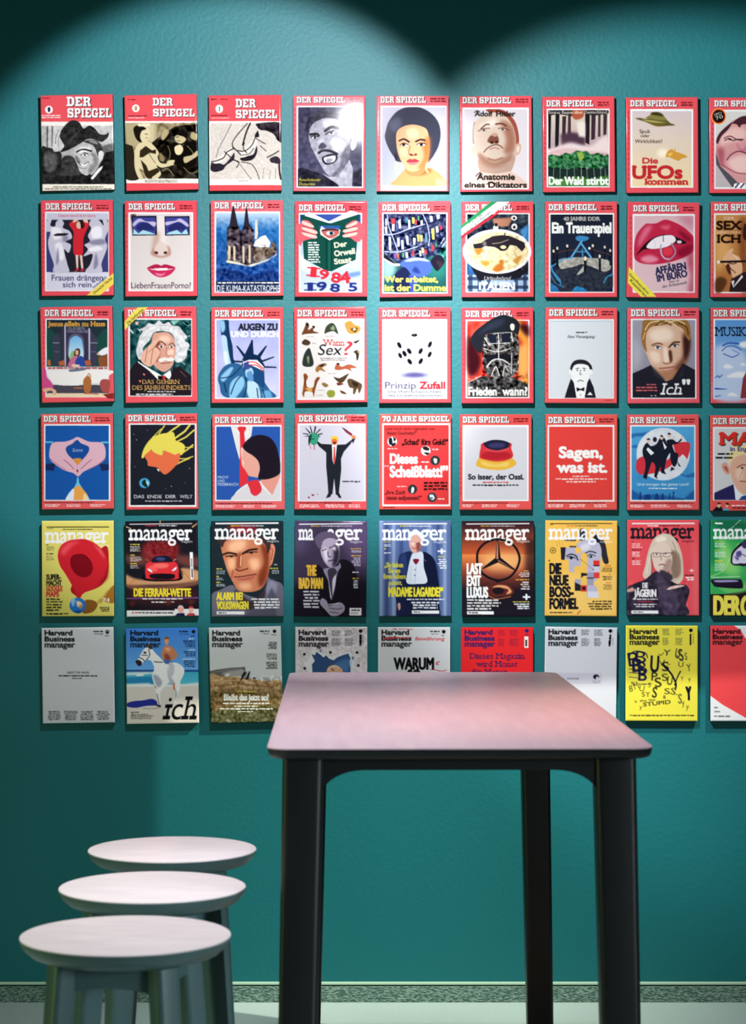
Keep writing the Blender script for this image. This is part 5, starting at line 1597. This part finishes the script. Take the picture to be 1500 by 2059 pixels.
S 9c90a8~5 1010 190 1060 150 1100 160 1040 200
S a094ac 1030 760 1050 715 1090 740 1110 780 1200 750 1245 780 1240 830 1180 870 1130 870 1080 820
C 3c3448 6 1110 800 1180 810 1230 800/C 3c3448 6 1120 835 1190 845/C e0d8e8~2 6 1100 770 1190 760
L ececf4 9 850 68 1402 62
Q e0b840 950 78 75 13 1 j
Q c8c4d0 1035 78 280 13 1 j
T f8f8fa Bsxm 850 206 120 92 ma
T f8f8fa Bsxm 1160 206 242 92 ger
T f8f8fa Bsxm 1100 206 60 92 a
S 5c5068 990 190 1030 150 1090 135 1150 145 1190 190 1180 205 1120 195 1060 200 1020 260 1000 240
S a89cb4 1050 230 1085 195 1140 190 1180 215 1150 250 1080 260
T f8f8fa b 1295 230 105 20 magazin
T d8a838 B 915 515 80 86 THE
T e0b440 B 848 628 205 88 BAD_MAN
Q d0ccd8 880 645 150 160 6 c .34
Q e0b840 1300 276 92 14 1 j
Q d8d4e0 1300 296 92 22 2 r .4
Q e0b840 1304 336 88 14 1 j
Q c8c4d4 1306 356 82 78 6 r .34
Q d8d4e0 1315 480 58 16 1
Q e0b840 1316 534 58 16 1 j
Q e4e8f0 1320 556 50 76 5 c .5
R f0eef4 1290 800 1395 866
Q 201c28 1305 810 85 20 1
Q 908c9c 1300 834 92 24 2

@@ 5 5 372 454 .1 | blue-grey business magazine cover, white-haired woman in dark blazer, yellow headline
B 5a6ea0
R 8ca0cc~6 60 40 90 880/R 3c4c7c~6 110 60 140 880/R 8ca0c8~6 170 60 200 880/R 44548c~6 235 60 270 400/R 7c90bc~6 480 60 520 400/R 44548c~6 560 60 590 880/R 8ca0c8~6 620 60 650 880
S 1e2a50 230 360 270 320 340 310 380 420 440 310 520 350 560 420 580 560 585 700 520 700 480 560 470 880 220 880 240 720 290 600 220 540
S 2c3c70~6 240 360 290 330 300 500 240 480/S 141a34 440 320 530 360 570 520 580 640 480 600 450 450
S 1a2244 200 620 290 560 320 660 300 780 270 870 220 860 210 760/P 18203c 290 590 560 600 600 870 280 876
S d4daea 335 360 360 320 440 315 450 440 480 570 400 590 300 580 310 470
C 98a0bc 4 385 430 370 580/C a0a8c4 4 340 430 330 560/E 22243c 372 465 5 5/E 22243c 370 515 5 5
S 7c1c2c 355 380 380 370 410 380 380 420
S dca89c 325 200 345 160 390 150 425 180 430 250 400 310 365 320 335 290 320 240
S 8c4c48~6 385 200 425 200 420 280 390 310/S f4d4c8~5 340 190 370 180 370 240 345 250
S e4e6ee 315 200 320 150 355 125 410 130 440 165 442 230 425 220 410 175 360 165 335 190
L 3c2c34 5 335 215 360 212/L 3c2c34 5 385 215 410 212/C a03038 6 345 272 370 282 395 268
S d8a090 220 770 240 755 245 800 230 820
C c8b8c0 4 455 380 470 390
L ececf4 12 100 65 650 62
Q e8d848 240 78 70 13 1 j
Q e0e4ec 315 78 200 13 1 j
T fafafc Bsxm 98 208 230 92 man
T fafafc Bsxm 420 208 228 92 ger
T fafafc Bsxm 352 208 62 92 a
S e4e6ee 315 200 320 150 355 125 410 130 440 165 442 215 425 220 410 175 360 165 335 190
S dca89c 335 200 350 170 390 160 420 190 425 220 350 230
T fafafc b 540 232 108 20 magazin
Q e8d848 98 218 65 13 1
Q e4e8f0 100 240 65 26 2 l .34
Q e8d848 100 276 22 14 1
Q e4e8f0 100 312 75 14 1
T f4f4f8 B 575 335 65 60 +
Q e8d848 575 344 70 14 1
Q eceef4 568 366 82 94 5 r .5
T f0e040 B 105 443 160 40 „Sie_haben
T f0e040 B 140 493 100 40 Sie_am
T f0e040 B 98 543 190 40 Ihren_Kellners
T f0e040 B 140 598 118 36 geküsst,
T f0e040 B 142 698 475 76 MADAME_LAGARDE?“
Q eceef4 300 716 330 18 1 j
Q eceef4 325 742 275 68 3 c .36
R f4f4f6 345 822 585 850
Q 24242c 360 828 80 16 1

@@ 5 6 1109 457 .2 | business magazine cover, black three-pointed star emblem in a ring against copper sunset
B 2a1c26
R 2a1a26>c85830 790 30 1440 330
R e88848>a04430 790 330 1440 470
R a04430>2a1c24 790 470 1440 640
S f0b070~40 1000 330 1300 330 1300 460 1000 460
R 1c141c~20:.7 1350 200 1440 640/R 1f1a26 790 640 1440 920
C 18161c 20 1106 200 1190 215 1260 270 1295 340 1295 400 1265 470 1210 530 1130 558 1050 545 975 500 935 440 925 370 935 300 985 240 1050 208 1106 200
C d8905c~2 4 1106 215 1185 228 1250 280 1280 350
P 1a181e 1100 205 1112 205 1132 360 1260 462 1250 470 1110 402 975 462 972 450 1085 362/P c47c60 1102 220 1108 220 1112 370 1092 372/P a86850 1106 375 1240 458 1112 395
P 1a181e 1085 555 1130 555 1122 610 1095 610
S 5c2824 985 680 1010 610 1080 580 1180 585 1245 640 1240 680 1160 700 1050 700
S e8a070~3 1060 620 1110 600 1190 610 1230 660 1180 680 1200 640 1120 620/S 20181c 1060 640 1110 620 1160 640 1150 670 1100 680 1070 665
C d87c48~2 6 1010 690 1100 720 1220 700
L ececf0 9 832 66 1382 62
Q e0b840 955 78 85 13 1 j
Q d0d0d4 1045 78 210 13 1 j
T fafafa Bsxm 834 206 548 92 manager
C 18161c 18 1050 208 1106 198 1170 210
T fafafa b 1275 226 110 20 magazin
T f8f8fa B 838 502 130 88 LAST
T f8f8fa B 838 605 118 86 EXIT
T f8f8fa B 838 708 180 88 LUXUS
Q e4e0e0 836 720 300 100 4 l .34
Q e8c860 1335 470 50 14 1
Q d8d0d0 1285 488 100 44 3 r .34
Q e8b850 1265 546 120 14 1 j
Q d8d0d0 1300 566 86 76 4 r .34
T e8ecf4 B 1330 738 58 66 +
Q e8d060 1240 740 145 14 1 j
Q e8ecf0 1240 758 145 56 3 r .5
R f4f4f6 836 828 1072 856
Q 24242c 850 834 90 16 1

@@ 5 7 389.5 453 -.4 | amber business magazine cover, woman's face as a collage of colour blocks
B f0bc58
R f6cc78~20:.6 100 500 700 860
R 4c3c20 118 58 665 66
Q 5c4a28 118 68 40 8 1
Q e06840 265 76 60 13 1 j
Q 34302c 335 76 200 13 1 j
S 2c2a34 560 190 600 230 620 330 632 405 590 405 560 300 540 230
S b8b4cc 350 260 380 220 480 200 540 220 570 300 560 400 555 470 520 560 440 560 440 330 390 320
S d8d4e4~8 380 260 450 230 470 280 400 300
P b4b0c8 235 272 385 272 388 430 330 440 330 490 285 485 280 380 245 370
P 24242e 210 270 255 270 245 380 215 378/P 24242e 245 200 345 200 342 215 245 212/P 24242e 285 258 350 258 345 270 290 270
R f0bc58 340 272 388 320/R f0bc58 392 330 442 545
C 1c1c28 10 262 345 300 330 345 345 360 380/C 1c1c28 7 270 358 300 350 340 365/E 1c1c28 303 362 14 13/C 1c1c28 9 430 320 470 305 520 318/C 1c1c28 6 445 345 475 330 515 345/E 1c1c28 475 350 14 13/E fff 470 346 4 4
R d8342c 498 385 552 432/R 1c1c28 498 426 552 436/R c8c4dc 498 436 552 490/R d8403c 500 490 552 540
P 22222c 390 492 462 500 450 515 410 520 390 540/P 9c98b4 445 490 500 490 500 600 440 600/L 22222c 9 445 538 500 538
P 24242e 335 570 388 600 388 650 335 650/P a8a4bc 335 548 390 548 388 600 335 575/R f0bc58 392 550 442 600/R c8342c 388 602 495 655/E 1c1418 415 628 14 14
P b8b4cc 440 600 520 600 550 710 440 712/P e4e2ee:.7 450 655 540 655 550 710 445 710
P f0bc58 385 440 400 440 400 490 385 490
E 8c7434 143 297 28 28/E e8bc5c 143 297 19 19/E 8c7434 143 297 11 11
L 3c3428 3 385 375 500 465/E 2c2820 110 386 7 7/E 2c2820 498 464 5 5/E c83c34 390 380 5 5/L 8c7038 3 175 215 180 265/L 8c7038 3 200 215 205 265/L 8c7038 3 225 215 228 250
S 24242e 385 110 430 120 430 200 360 200/S 24242e 510 160 560 180 560 230 500 210
T f2f0fa Bsxm 118 202 548 92 manager
T f4f2fa b 560 230 105 20 magazin
T 1a1a24 B 116 500 98 88 DIE
T 1a1a24 B 116 600 160 84 NEUE
T 1a1a24 B 116 702 205 86 BOSS-
T 1a1a24 B 116 806 245 88 FORMEL
Q 4c3c20 425 732 235 88 4 r .36
Q d04838 600 426 60 12 1
Q 5c4a28 565 446 95 40 3 r .3
Q d04838 636 500 24 12 1
Q 5c4a28 565 518 95 40 3 r .3
Q d04838 610 575 50 12 1
Q 7c6430 575 592 85 50 4 r .3
Q 24201c 114 832 200 16 1 j
L c8342c 8 358 850 385 825

@@ 5 8 1118 448 0 | coral-red business magazine cover, blonde woman with glasses resting chin on fist
B e8525c
S f08088~20:.6 1380 200 1420 400 1420 860 1390 860
L f4e4e4 13 848 62 1390 60
Q 7c2430 860 72 40 8 1
Q fbe8e8 980 74 95 14 1 j
Q 4c1c24 1082 74 180 14 1 j
T 241c24 Bsxm 845 194 545 92 manager
T 2c1c24 b 1285 224 105 20 magazin
S d8c4b4 940 520 960 430 980 330 1010 240 1050 180 1120 148 1190 165 1240 220 1280 320 1295 440 1290 550 1230 600 1180 560 1180 420 1170 330 1100 220 1040 300 1020 420 1020 540 990 560
S f0e4d4~8 1050 200 1110 170 1150 200 1080 230/S 8c7464~8 1190 300 1260 340 1270 500 1210 540 1180 430/C 9c8474 6 1200 220 1240 330 1250 480/C f0e4d8 6 970 500 990 400 1020 280/C 5c4848 7 1010 330 1020 440 1010 540
S e4ccc0 1025 330 1040 260 1110 215 1170 260 1195 340 1195 410 1170 470 1120 500 1070 480 1035 430
S b09088~8 1150 380 1195 380 1180 460 1130 500 1110 480
C 5c4444 5 1020 320 1070 318 1110 322 1150 318 1200 318/C 4c3438 4 1030 322 1035 350 1065 355 1090 345 1095 322/C 4c3438 4 1120 325 1125 350 1160 352 1185 342 1190 322
E 3c2c34 1060 330 8 6/E 3c2c34 1138 324 8 6/C 6c4c4c 5 1100 340 1100 380/C 8c4044 8 1082 425 1110 418 1135 428
S 3c3444~5 1090 470 1160 490 1200 520 1190 560 1100 560
S 322a3c 800 640 860 590 960 550 1050 480 1110 520 1180 560 1240 590 1320 600 1350 660 1320 760 1310 870 800 870
S 4c4058~8 1060 500 1110 520 1160 600 1240 700 1250 860 1120 860 1080 700
S e4c4b8 1150 640 1190 610 1260 600 1310 605 1260 620 1200 635/S d8a8a0~4 800 640 850 620 860 650 800 660
N .05 12 800 560 1340 870
Q 5c1c28 842 216 20 12 1
Q f4c8cc 845 232 90 44 3 l .34
Q 2c1c24 842 286 84 14 1 j
Q f4c8cc 845 306 80 48 3 l .34
Q 2c1c24 845 362 30 14 1
Q f4c8cc 845 382 100 44 3 l .34
T fff B 1350 490 36 34 +
Q 2c1c24 1305 506 82 14 1 j
Q fff 1310 526 78 36 2 r
T f4f0f2 B 938 625 44 44 DIE
T f4f0f2 B 865 700 190 60 JÄGERIN
Q e8e4e8 850 714 220 18 1 j
Q d03c48 895 738 130 14 1 j
Q e8e4e8 845 760 228 38 2 c .36
R f4f4f6 838 822 1076 850
Q 24242c 852 828 90 16 1

@@ 5 9 473 475 0 | green business magazine cover cropped at right edge, electric car details and yellow headline
B 3cac5c
S 1c6c4c~30 130 40 480 40 480 200 130 140/S 8cd878~30 240 200 420 500 300 540 200 420/S 1c8c54~20 130 100 200 100 200 400 140 440
P 2a1a20 130 720 300 718 480 670 480 930 130 930/S 6cc468~10 200 640 400 660 470 600 470 690 300 710
C c8e890~3 6 130 560 260 500 320 380 400 250/L e8f4d0 5 330 110 420 30
L e0f0d8 6 150 566 410 556/P fff 178 56 250 58 250 72 178 70
S 20182c 325 420 335 340 380 280 430 240 480 225 480 440 400 455 350 450
S dcd8ee 340 420 350 350 390 300 440 265 480 260 480 420 410 435 360 440/S 5c5090~4 380 330 420 320 420 370 380 370/S 6c60a0~4 360 370 400 380 390 410/S 3c3464 430 240 480 230 480 290 440 290/L 2c2440 6 410 340 470 370
S 221a2c 140 590 200 580 400 580 430 600 440 650 410 668 200 655 160 630/S a8a0d0~3 180 592 370 590 380 605 200 610
T f8fafa Bsxm 176 208 560 92 manager
Q f0e050 176 226 90 12 1
Q d8ecd8 176 244 110 44 3 l .34
Q f0e050 176 306 42 12 1
Q d8ecd8 176 324 115 56 4 l .34
Q f0e050 176 402 86 26 2
Q d8ecd8 176 434 105 70 5 l .34
Q 2c3c20 350 76 110 10 1
T f2e25c B 172 918 240 176 DER
T f2e25c B 425 918 420 176 GREEN

@@ 6 1 385 475 .8 | plain light grey management magazine cover with only a few small centred lines
B dcdce2
R d0d0d8 75 75 695 890
HBM 151518 92 125 355 240
Q 151518 518 84 84 20 1 j
Q 5c5c64 525 108 80 14 1 j .3
E 151518 641 96 17 16/P 151518 628 104 655 104 641 118/R d0d0d8 634 90 648 96
Q 2c2c30 620 126 44 12 1
T 16161a B 290 460 190 16 BEREIT_FÜR_NEUES
Q 1c1c20 212 472 340 18 1 j
Q 2c2c30 330 496 104 14 1
Q 4c4c54 112 786 126 84 6 c .36
Q 4c4c54 258 786 122 84 6 c .36
Q 4c4c54 400 786 122 84 6 c .36
Q 4c4c54 540 786 126 84 6 c .36

@@ 6 2 1131.5 480 .8 | management magazine cover, bare-chested rider on a white horse at the beach
B d6ccc8
R 3c78cc>6cacec 800 50 1460 435
R 2c4c94 800 428 1460 448
R 3ca8c8>5cbcd4 800 446 1460 555/S e8f0f4~3 900 470 960 462 965 480 910 485/S e4ecf0~3 1060 500 1120 495 1110 520/S 2c84b8~5 820 500 1060 490 1060 550 830 545
S e8eaf0~6 800 455 1060 448 1060 462 800 475/S e8ecf0~6 800 560 1000 545 1060 560 1300 555 1460 540 1460 562 1200 580 820 590
R dcd2ce>e2d6cc 800 575 1460 910
S 2c3494 822 720 880 702 960 695 1040 682 1085 705 1120 745 1060 740 980 745 900 760 825 750
C 4c5468 4 960 765 1050 768 1120 755
S f0eef0 960 260 985 235 1010 222 1040 240 1060 270 1110 320 1170 370 1250 365 1310 400 1325 440 1310 490 1290 530 1285 590 1265 650 1250 720 1235 700 1240 600 1230 540 1190 540 1150 580 1110 640 1115 730 1090 735 1080 640 1060 560 1040 480 1060 420 1040 360 1010 340 975 350 940 390 905 385 900 355 925 320
S b4b4c8~6 1180 400 1200 480 1240 540 1210 560 1180 480/S a8aac0~6 1050 480 1090 480 1130 540 1090 580/S a8acc0~4 1245 600 1260 640 1245 700
S 2c2a34 895 355 920 340 950 360 945 390 915 392/E 22202a 978 278 14 9
C 2c2c38 7 925 320 960 335 975 355/C 2c2c38 7 1010 250 1020 300 990 340/C 2c2c38 6 950 300 1000 300/C 3c3c48 8 1060 358 1130 362/C 8c4c2c 5 1060 565 1080 590
S c88050 1015 200 1030 205 1040 240 1010 230/L 5c3c30 6 1085 640 1105 740
S c8805c 1130 260 1140 230 1165 215 1190 220 1230 240 1265 300 1235 335 1200 345 1150 345 1120 300
S 8c4c3c~5 1150 290 1190 300 1200 340 1160 345/S e8a880~4 1150 240 1200 240 1190 270
S d8956c 1150 150 1170 138 1188 155 1182 200 1165 210 1152 190/S 7c4c28 1146 165 1160 140 1185 142 1190 160 1165 158
S 4c6cac 1140 345 1200 345 1215 375 1160 375/S c8c4d0 1190 370 1230 380 1235 450 1200 500/P c87854 1225 545 1240 545 1245 610 1228 600
P 3c2c28 1080 730 1120 740 1110 755 1085 748
HBM 15161c 852 125 1115 238
Q 15161c 1278 84 88 20 1 j
Q 2c3c5c 1285 110 80 12 1 j .3
E 15161c 1405 94 16 14/P 15161c 1393 100 1417 100 1405 114/Q 15161c 1380 126 40 12 1
Q e8ecf4 1365 150 56 14 1
Q 22345c 1310 168 110 64 4 r .34
Q e8ecf4 1362 248 60 12 1
Q 22345c 1312 264 110 50 3 r .34
Q e8ecf4 1306 328 114 12 1
Q 22345c 1318 344 102 62 4 r .34
T 111116 is 1150 862 258 202 ich
Q 16161a 855 794 98 14 1
Q 5c5450 855 812 200 48 4 l .34

@@ 6 3 372 470 1.3 | management magazine cover, hillside of dry grass under pale sky with two leaning figures
B c6c8cc
R c8c9ce>c8c9c8 60 60 680 480
P 5c5a5c 50 440 120 425 240 410 365 402 370 440 360 480 200 480 60 490
P a09a98~4 150 460 220 440 340 420 365 440 340 475 240 490/P 7c7a80~3 55 450 240 420 360 405 300 425 120 450
S b08c64 50 490 150 480 300 490 420 505 540 525 690 545 700 900 50 900
S 7c6440~16 50 620 300 600 690 640 700 900 50 900/S 5c5a3c~16 60 800 300 760 690 760 700 900 60 900
N .12 8 55 500 700 895
N .05 4 55 480 700 895
C c8a478~3 8 60 530 250 520 400 530/C 6c5030~3 7 100 570 300 555 600 580/C 5c4428~3 7 80 640 300 620 500 650
P e4e4e8~3 180 478 210 462 235 465 210 485
P 18181c 340 470 360 440 375 455 350 500 315 535 330 500/P 18181c 385 470 405 435 410 450 395 510 370 515/L 18181c 6 380 445 365 500/P 18181c 430 505 445 490 462 508
L 2c2a24 4 290 540 345 538
HBM 141416 78 125 342 236
Q 141416 495 82 84 18 1 j
Q 5c5c60 515 106 66 12 1 j .3
E 141416 624 90 16 14/P 141416 612 96 636 96 624 110/Q 141416 594 116 50 12 1
Q 2c2c30 560 182 84 66 5 r .36
Q 2c2c30 545 284 100 56 5 r .36
Q 2c2c30 545 356 102 66 5 r .36
Q d8cc50 285 612 184 14 1 j
T f6f6f4 B 182 694 390 52 Bleibt_das_jetzt_so?
Q f0f0ec 170 712 420 20 1 j
Q ececdc 270 738 210 16 1 j
Q f0f0ec 140 760 470 20 1 j
Q ececdc 300 786 140 14 1 j

@@ 6 4 1130 470 0 | pinkish management magazine cover with ragged blue hole, lower part behind the table
B dcd2d8
N .05 6 820 60 1445 890
N .04 14 820 60 1445 890
P e4e4ea 920 350 960 260 1000 255 1060 290 1100 300 1150 320 1200 290 1290 270 1340 330 1320 430 1340 560 1200 640 960 600 920 480
P 34507c 955 290 985 300 1000 270 1040 300 1060 320 1085 300 1110 330 1150 345 1180 320 1230 300 1280 285 1300 330 1285 360 1300 420 1290 560 970 560 960 380 985 350
S 4c74a8~14 1160 380 1280 330 1280 440 1180 440
S d8a888 1090 440 1110 400 1160 385 1210 410 1230 440 1230 560 1090 560/C f0e4dc 6 1100 430 1150 395 1200 405/C 5c2c2c 8 1130 415 1150 435
E 241420 893 292 12 12/E 241420 1122 276 12 12/E 241420 1356 276 12 12/E 241420 896 416 12 12/E 241420 1368 390 12 12/S 5c6090~3 1030 250 1045 260 1035 275/S 5c6090~3 1310 310 1330 320 1320 345
C c05060:.5 3 850 340 880 380 860 420/C c05060:.5 3 1340 330 1380 360/C c05060:.5 3 1180 260 1240 240
HBM 14101a 845 120 1105 232
Q 6c6470 1135 80 90 52 5 l .36
Q 6c6470 1248 80 86 52 5 l .36
Q 6c6470 1135 152 90 70 6 l .36
Q 6c6470 1248 152 90 70 6 l .36
E 14101a 1388 88 17 15/P 14101a 1375 94 1401 94 1388 110
R 14101a 1376 120 1398 216/N .2 4 1374 118 1400 216
Q 5c5860 1404 120 10 90 8 l .5

@@ 6 5 365 472 0 | white management magazine cover scrawled with red marks, bold black headline, behind the table
B e6e6ec
R dadae0 60 65 670 890
HBM 141416 80 120 342 232
C d8303c 7 180 75 200 68 210 82/C d8303c 7 90 150 130 160 200 145 260 150 340 145/C c83040 5 230 72 280 70 320 75 350 72
C d8303c 6 100 155 140 152 170 158/C d8303c 7 140 140 250 150 260 145
T d02c3c Bi 375 170 255 28 Bewährung
Q 141416 505 84 84 20 1 j
Q 5c5c60 515 110 70 10 1 j .3
E 141416 625 94 17 15/P 141416 612 100 638 100 625 115/Q 141416 605 124 44 12 1
T 131315 B 190 422 345 96 WARUM
T 131315 B 310 520 110 90 SO
C c83040 6 555 370 585 355 560 380 580 382/C d02c3c 6 505 425 560 430 600 440 650 430

@@ 6 6 1101 474 0 | red management magazine cover with dark blue serif headline, lower part behind the table
B ea2c30
HBM 2c2468 818 120 1080 232
Q 9c2440 1112 80 66 56 6 l .36
Q 9c2440 1212 80 76 56 6 l .36
Q 9c2440 1112 152 64 70 7 l .36
Q 9c2440 1212 152 84 70 7 l .36
E 2c2468 1362 86 17 15/P 2c2468 1348 92 1376 92 1362 108
R f4f4f4 1340 136 1376 236/R 141416 1350 165 1364 222
R 8c2040 1346 120 1378 130
T 24205c s 862 332 475 50 Dieses_Magazin
T 24205c s 922 402 355 50 wird_Monat
T 24205c s 885 470 300 50 für_Monat

@@ 6 7 385 472 -.8 | light grey management magazine cover with a faint strip, its corner cut off by tabletop
B dadae2
R cfcfd9 80 65 695 870
HBM 141418 105 115 362 225
Q 5c5c64 392 76 76 50 5 l .4
Q 5c5c64 505 76 82 56 5 l .4
Q 5c5c64 392 150 74 72 7 l .4
Q 5c5c64 505 150 64 72 7 l .4
E 141418 648 88 17 15/P 141418 635 94 661 94 648 108/P 141418 640 120 655 120 650 225 630 225/N .2 5 628 120 656 226
Q 5c5c64 664 150 8 70 7 l .5
R c4c0d0 100 455 572 552
T 2c2c38 b 270 512 100 14 BLOCKCHAIN
E 1c1a2c 522 490 26 22/E c4c0d0 530 500 15 14/E 1c1a2c 515 490 10 12
Q a098ac 480 520 84 26 2 c .4

@@ 6 8 1104.5 458 -.2 | bright yellow management magazine cover filled with scattered black handwritten letters
B ecdf50
R e6d84a 800 55 1412 865
HBM 14141c 825 112 1085 216
Q 7c7840 1112 66 66 60 6 l .4
Q 7c7840 1226 66 72 60 6 l .4
Q 7c7840 1112 146 70 68 7 l .4
Q 7c7840 1226 146 70 68 7 l .4
E 14141c 1362 82 17 15/P 14141c 1348 88 1376 88 1362 102/L 14141c 14 1358 120 1358 206
Q 4c4a20 1380 110 8 90 8 l .5
T 1c1c40 l@8 818 400 100 120 B
T 1c1c40 l@-6 870 360 95 100 B
T 1c1c40 b@3 850 445 90 110 B
T 1c1c40 b@-3 900 520 70 100 B
T 1c1c40 l@5 900 470 80 110 B
L 1c1c40 6 815 420 970 430/L 1c1c40 6 818 450 960 465/L 1c1c40 5 820 490 900 500/C 1c1c40 9 815 350 830 290 880 265 960 280 980 320
T 16162c b@-3 1005 445 70 140 U
T 2c2c28 b@4 1110 440 60 80 S
T 16162c b@-4 1120 300 60 50 Y
C 16162c 15 1120 370 1130 400 1170 440 1200 480 1230 550 1225 600/C 16162c 11 1270 440 1240 500 1220 560
T 2c2c20 b@6 1050 580 55 80 S
T 2c2c20 b@-2 1015 520 50 70 P
T 2c2c20 b@-6 1020 668 38 90 S
T 2c2c20 b 965 665 36 44 Y
T 2c2c20 b 930 662 28 40 S
T 2c2c20 b@5 1110 525 50 60 S
T 2c2c20 b@-8 1150 555 44 70 U
T 2c2c20 b 1130 640 46 50 S
T 16162c B@3 1325 690 40 110 Y
T 3c3c28 b@-10 1220 320 40 80 U
T 3c3c28 b@10 1265 350 36 100 S
T 3c3c28 b@4 1310 340 20 60 S
T 3c3c28 b@-4 1250 400 44 44 U
T 3c3c28 b@8 1330 440 36 60 Y
T 3c3c28 b 1270 520 30 34 Y
T 3c3c28 b@12 1340 525 24 34 y
T 5c5830 b@-12 1180 640 44 60 S
T 5c5830 b@-2 1250 720 30 80 S
T 3c3c28 b@10 1285 740 24 50 y
T 3c3c28 b 1320 770 24 44 y
T 3c3c28 b 910 770 24 36 y
T 5c5830 b@20 870 600 40 60 M
T 5c5830 b@-10 905 610 44 50 U
T 5c5830 b 985 580 24 40 S
T 3c3c28 b@10 825 620 30 50 B
T 3c3c28 b@-10 830 560 40 30 S
Q 3c3c28 900 545 120 16 1
T 1c1c20 B 868 715 20 22 is
T 1c1c20 B@4 912 710 60 22 the
T 1c1c20 B 990 700 60 22 new
T 1c1c20 B@6 945 748 240 32 STUPID
T 1c1c20 B 1120 680 18 28 8
C 2c2c28 6 1080 290 1100 300 1120 280/C 2c2c28 6 1240 300 1250 330/C 2c2c28 6 1090 350 1110 390 1130 340/C 2c2c28 5 1160 380 1180 380/C 4c4a28 5 1190 590 1215 630 1250 650
Q 3c3a18 825 818 565 18 1 j

@@ 6 9 473 1470 0 | coral-red management magazine cover cropped at right edge, white curved corners
B ec4a50
P e8eaf0 340 1015 800 1015 800 1300 460 1140 420 1070
P e8e8ee 120 1665 250 1760 480 1890 480 1930 120 1930
HBM 22141a 160 1100 438 1210
Q 7c7c88 170 1775 45 26 1
Q 7c7c88 172 1812 70 26 1
Q 7c7c88 170 1855 150 26 1 j
'''

print_m = bpy.data.materials.new('printed_cover_gloss')
print_m.use_nodes = True
_nt = print_m.node_tree; _b = _nt.nodes['Principled BSDF']
_a = _nt.nodes.new('ShaderNodeVertexColor'); _a.layer_name = 'print'
_nt.links.new(_a.outputs['Color'], _b.inputs['Base Color'])
_b.inputs['Roughness'].default_value = 0.08
_b.inputs['Specular IOR Level'].default_value = 0.07
board_m = new_mat('black_mounting_board', srgb('#101214'), 0.6, 0.3)[0]

BT = 0.023       # thickness of the mounting board
_yy, _xx = np.mgrid[0:GH, 0:GW]
_fx, _fy = _xx / (GW - 1) - .5, _yy / (GH - 1) - .5
_edge = np.minimum(np.minimum(_xx, GW - 1 - _xx), np.minimum(_yy, GH - 1 - _yy))
_dep = np.where(_edge == 0, .0016, np.where(_edge == 1, .0003, 0))
_verts = np.stack([_fx * CW, _dep, -_fy * CH], -1).reshape(-1, 3)
_i = (_yy[:-1, :-1] * GW + _xx[:-1, :-1]).reshape(-1)
_quads = np.stack([_i, _i + GW, _i + GW + 1, _i + 1], 1)

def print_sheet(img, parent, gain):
    me = bpy.data.meshes.new('printed_sheet')
    nq = len(_quads)
    me.vertices.add(GW * GH); me.vertices.foreach_set('co', _verts.astype(np.float32).ravel())
    me.loops.add(nq * 4); me.loops.foreach_set('vertex_index', _quads.astype(np.int32).ravel())
    me.polygons.add(nq); me.polygons.foreach_set('loop_start', np.arange(0, nq * 4, 4, dtype=np.int32))
    me.update(calc_edges=True)
    me.attributes.new('print', 'FLOAT_COLOR', 'POINT')
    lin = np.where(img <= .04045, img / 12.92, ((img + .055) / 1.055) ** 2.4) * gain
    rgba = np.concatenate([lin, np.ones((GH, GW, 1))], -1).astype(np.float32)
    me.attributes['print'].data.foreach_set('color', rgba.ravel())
    me.materials.append(print_m)
    o = bpy.data.objects.new('printed_sheet', me); COL.objects.link(o)
    o.parent = parent
    return o

_board = None
GROUPS = {1: 'mounted magazine covers, top row', 2: 'mounted magazine covers, second row', 3: 'mounted magazine covers, third row',
          4: 'mounted magazine covers, fourth row', 5: 'mounted magazine covers, fifth row', 6: 'mounted magazine covers, bottom row'}
OX = [70, 70, 410, 410, 750, 750, 1080, 1080, 1400]
OY = [180, 395, 610, 825, 1040, 1250]
for blk in ART.split('@@')[1:]:
    head, body = blk.strip().split('\n', 1)
    nums, label = head.split('|')
    r_, c_, cx, cy, ang = [float(v) for v in nums.split()]
    r_, c_ = int(r_), int(c_)
    zs = 4.68 if c_ == 9 else 1500 / 340
    ox = OX[c_ - 1]; oy = OY[r_ - 1] if c_ < 9 else (180, 180, 610, 610, 1040, 1040)[r_ - 1]
    cv = Canvas(cx, cy, ang, zs, r_ * 10 + c_)
    cv.run(body)
    px, py = ox + cx / zs, oy + cy / zs
    d = WALL_Y - BT
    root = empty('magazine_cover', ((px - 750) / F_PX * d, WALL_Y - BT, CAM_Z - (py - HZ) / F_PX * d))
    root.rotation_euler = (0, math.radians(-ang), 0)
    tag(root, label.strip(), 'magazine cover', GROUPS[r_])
    print_sheet(np.clip(cv.b, 0, 1), root, {1: .76, 2: .72, 3: .70, 4: .70, 5: .88, 6: 1.14 if c_ < 4 else .90}[r_])  # row gains lighten prints in dimmer rows, evening out the light in their colour
    if _board is None:
        _board = link_mesh('mounting_board', bm_box(-CW / 2 + .0004, .0014, -CH / 2 + .0004, CW / 2 - .0004, BT - .0002, CH / 2 - .0004, .0008, 1), board_m, root)
    else:
        o = bpy.data.objects.new('mounting_board', _board.data); COL.objects.link(o); o.parent = root
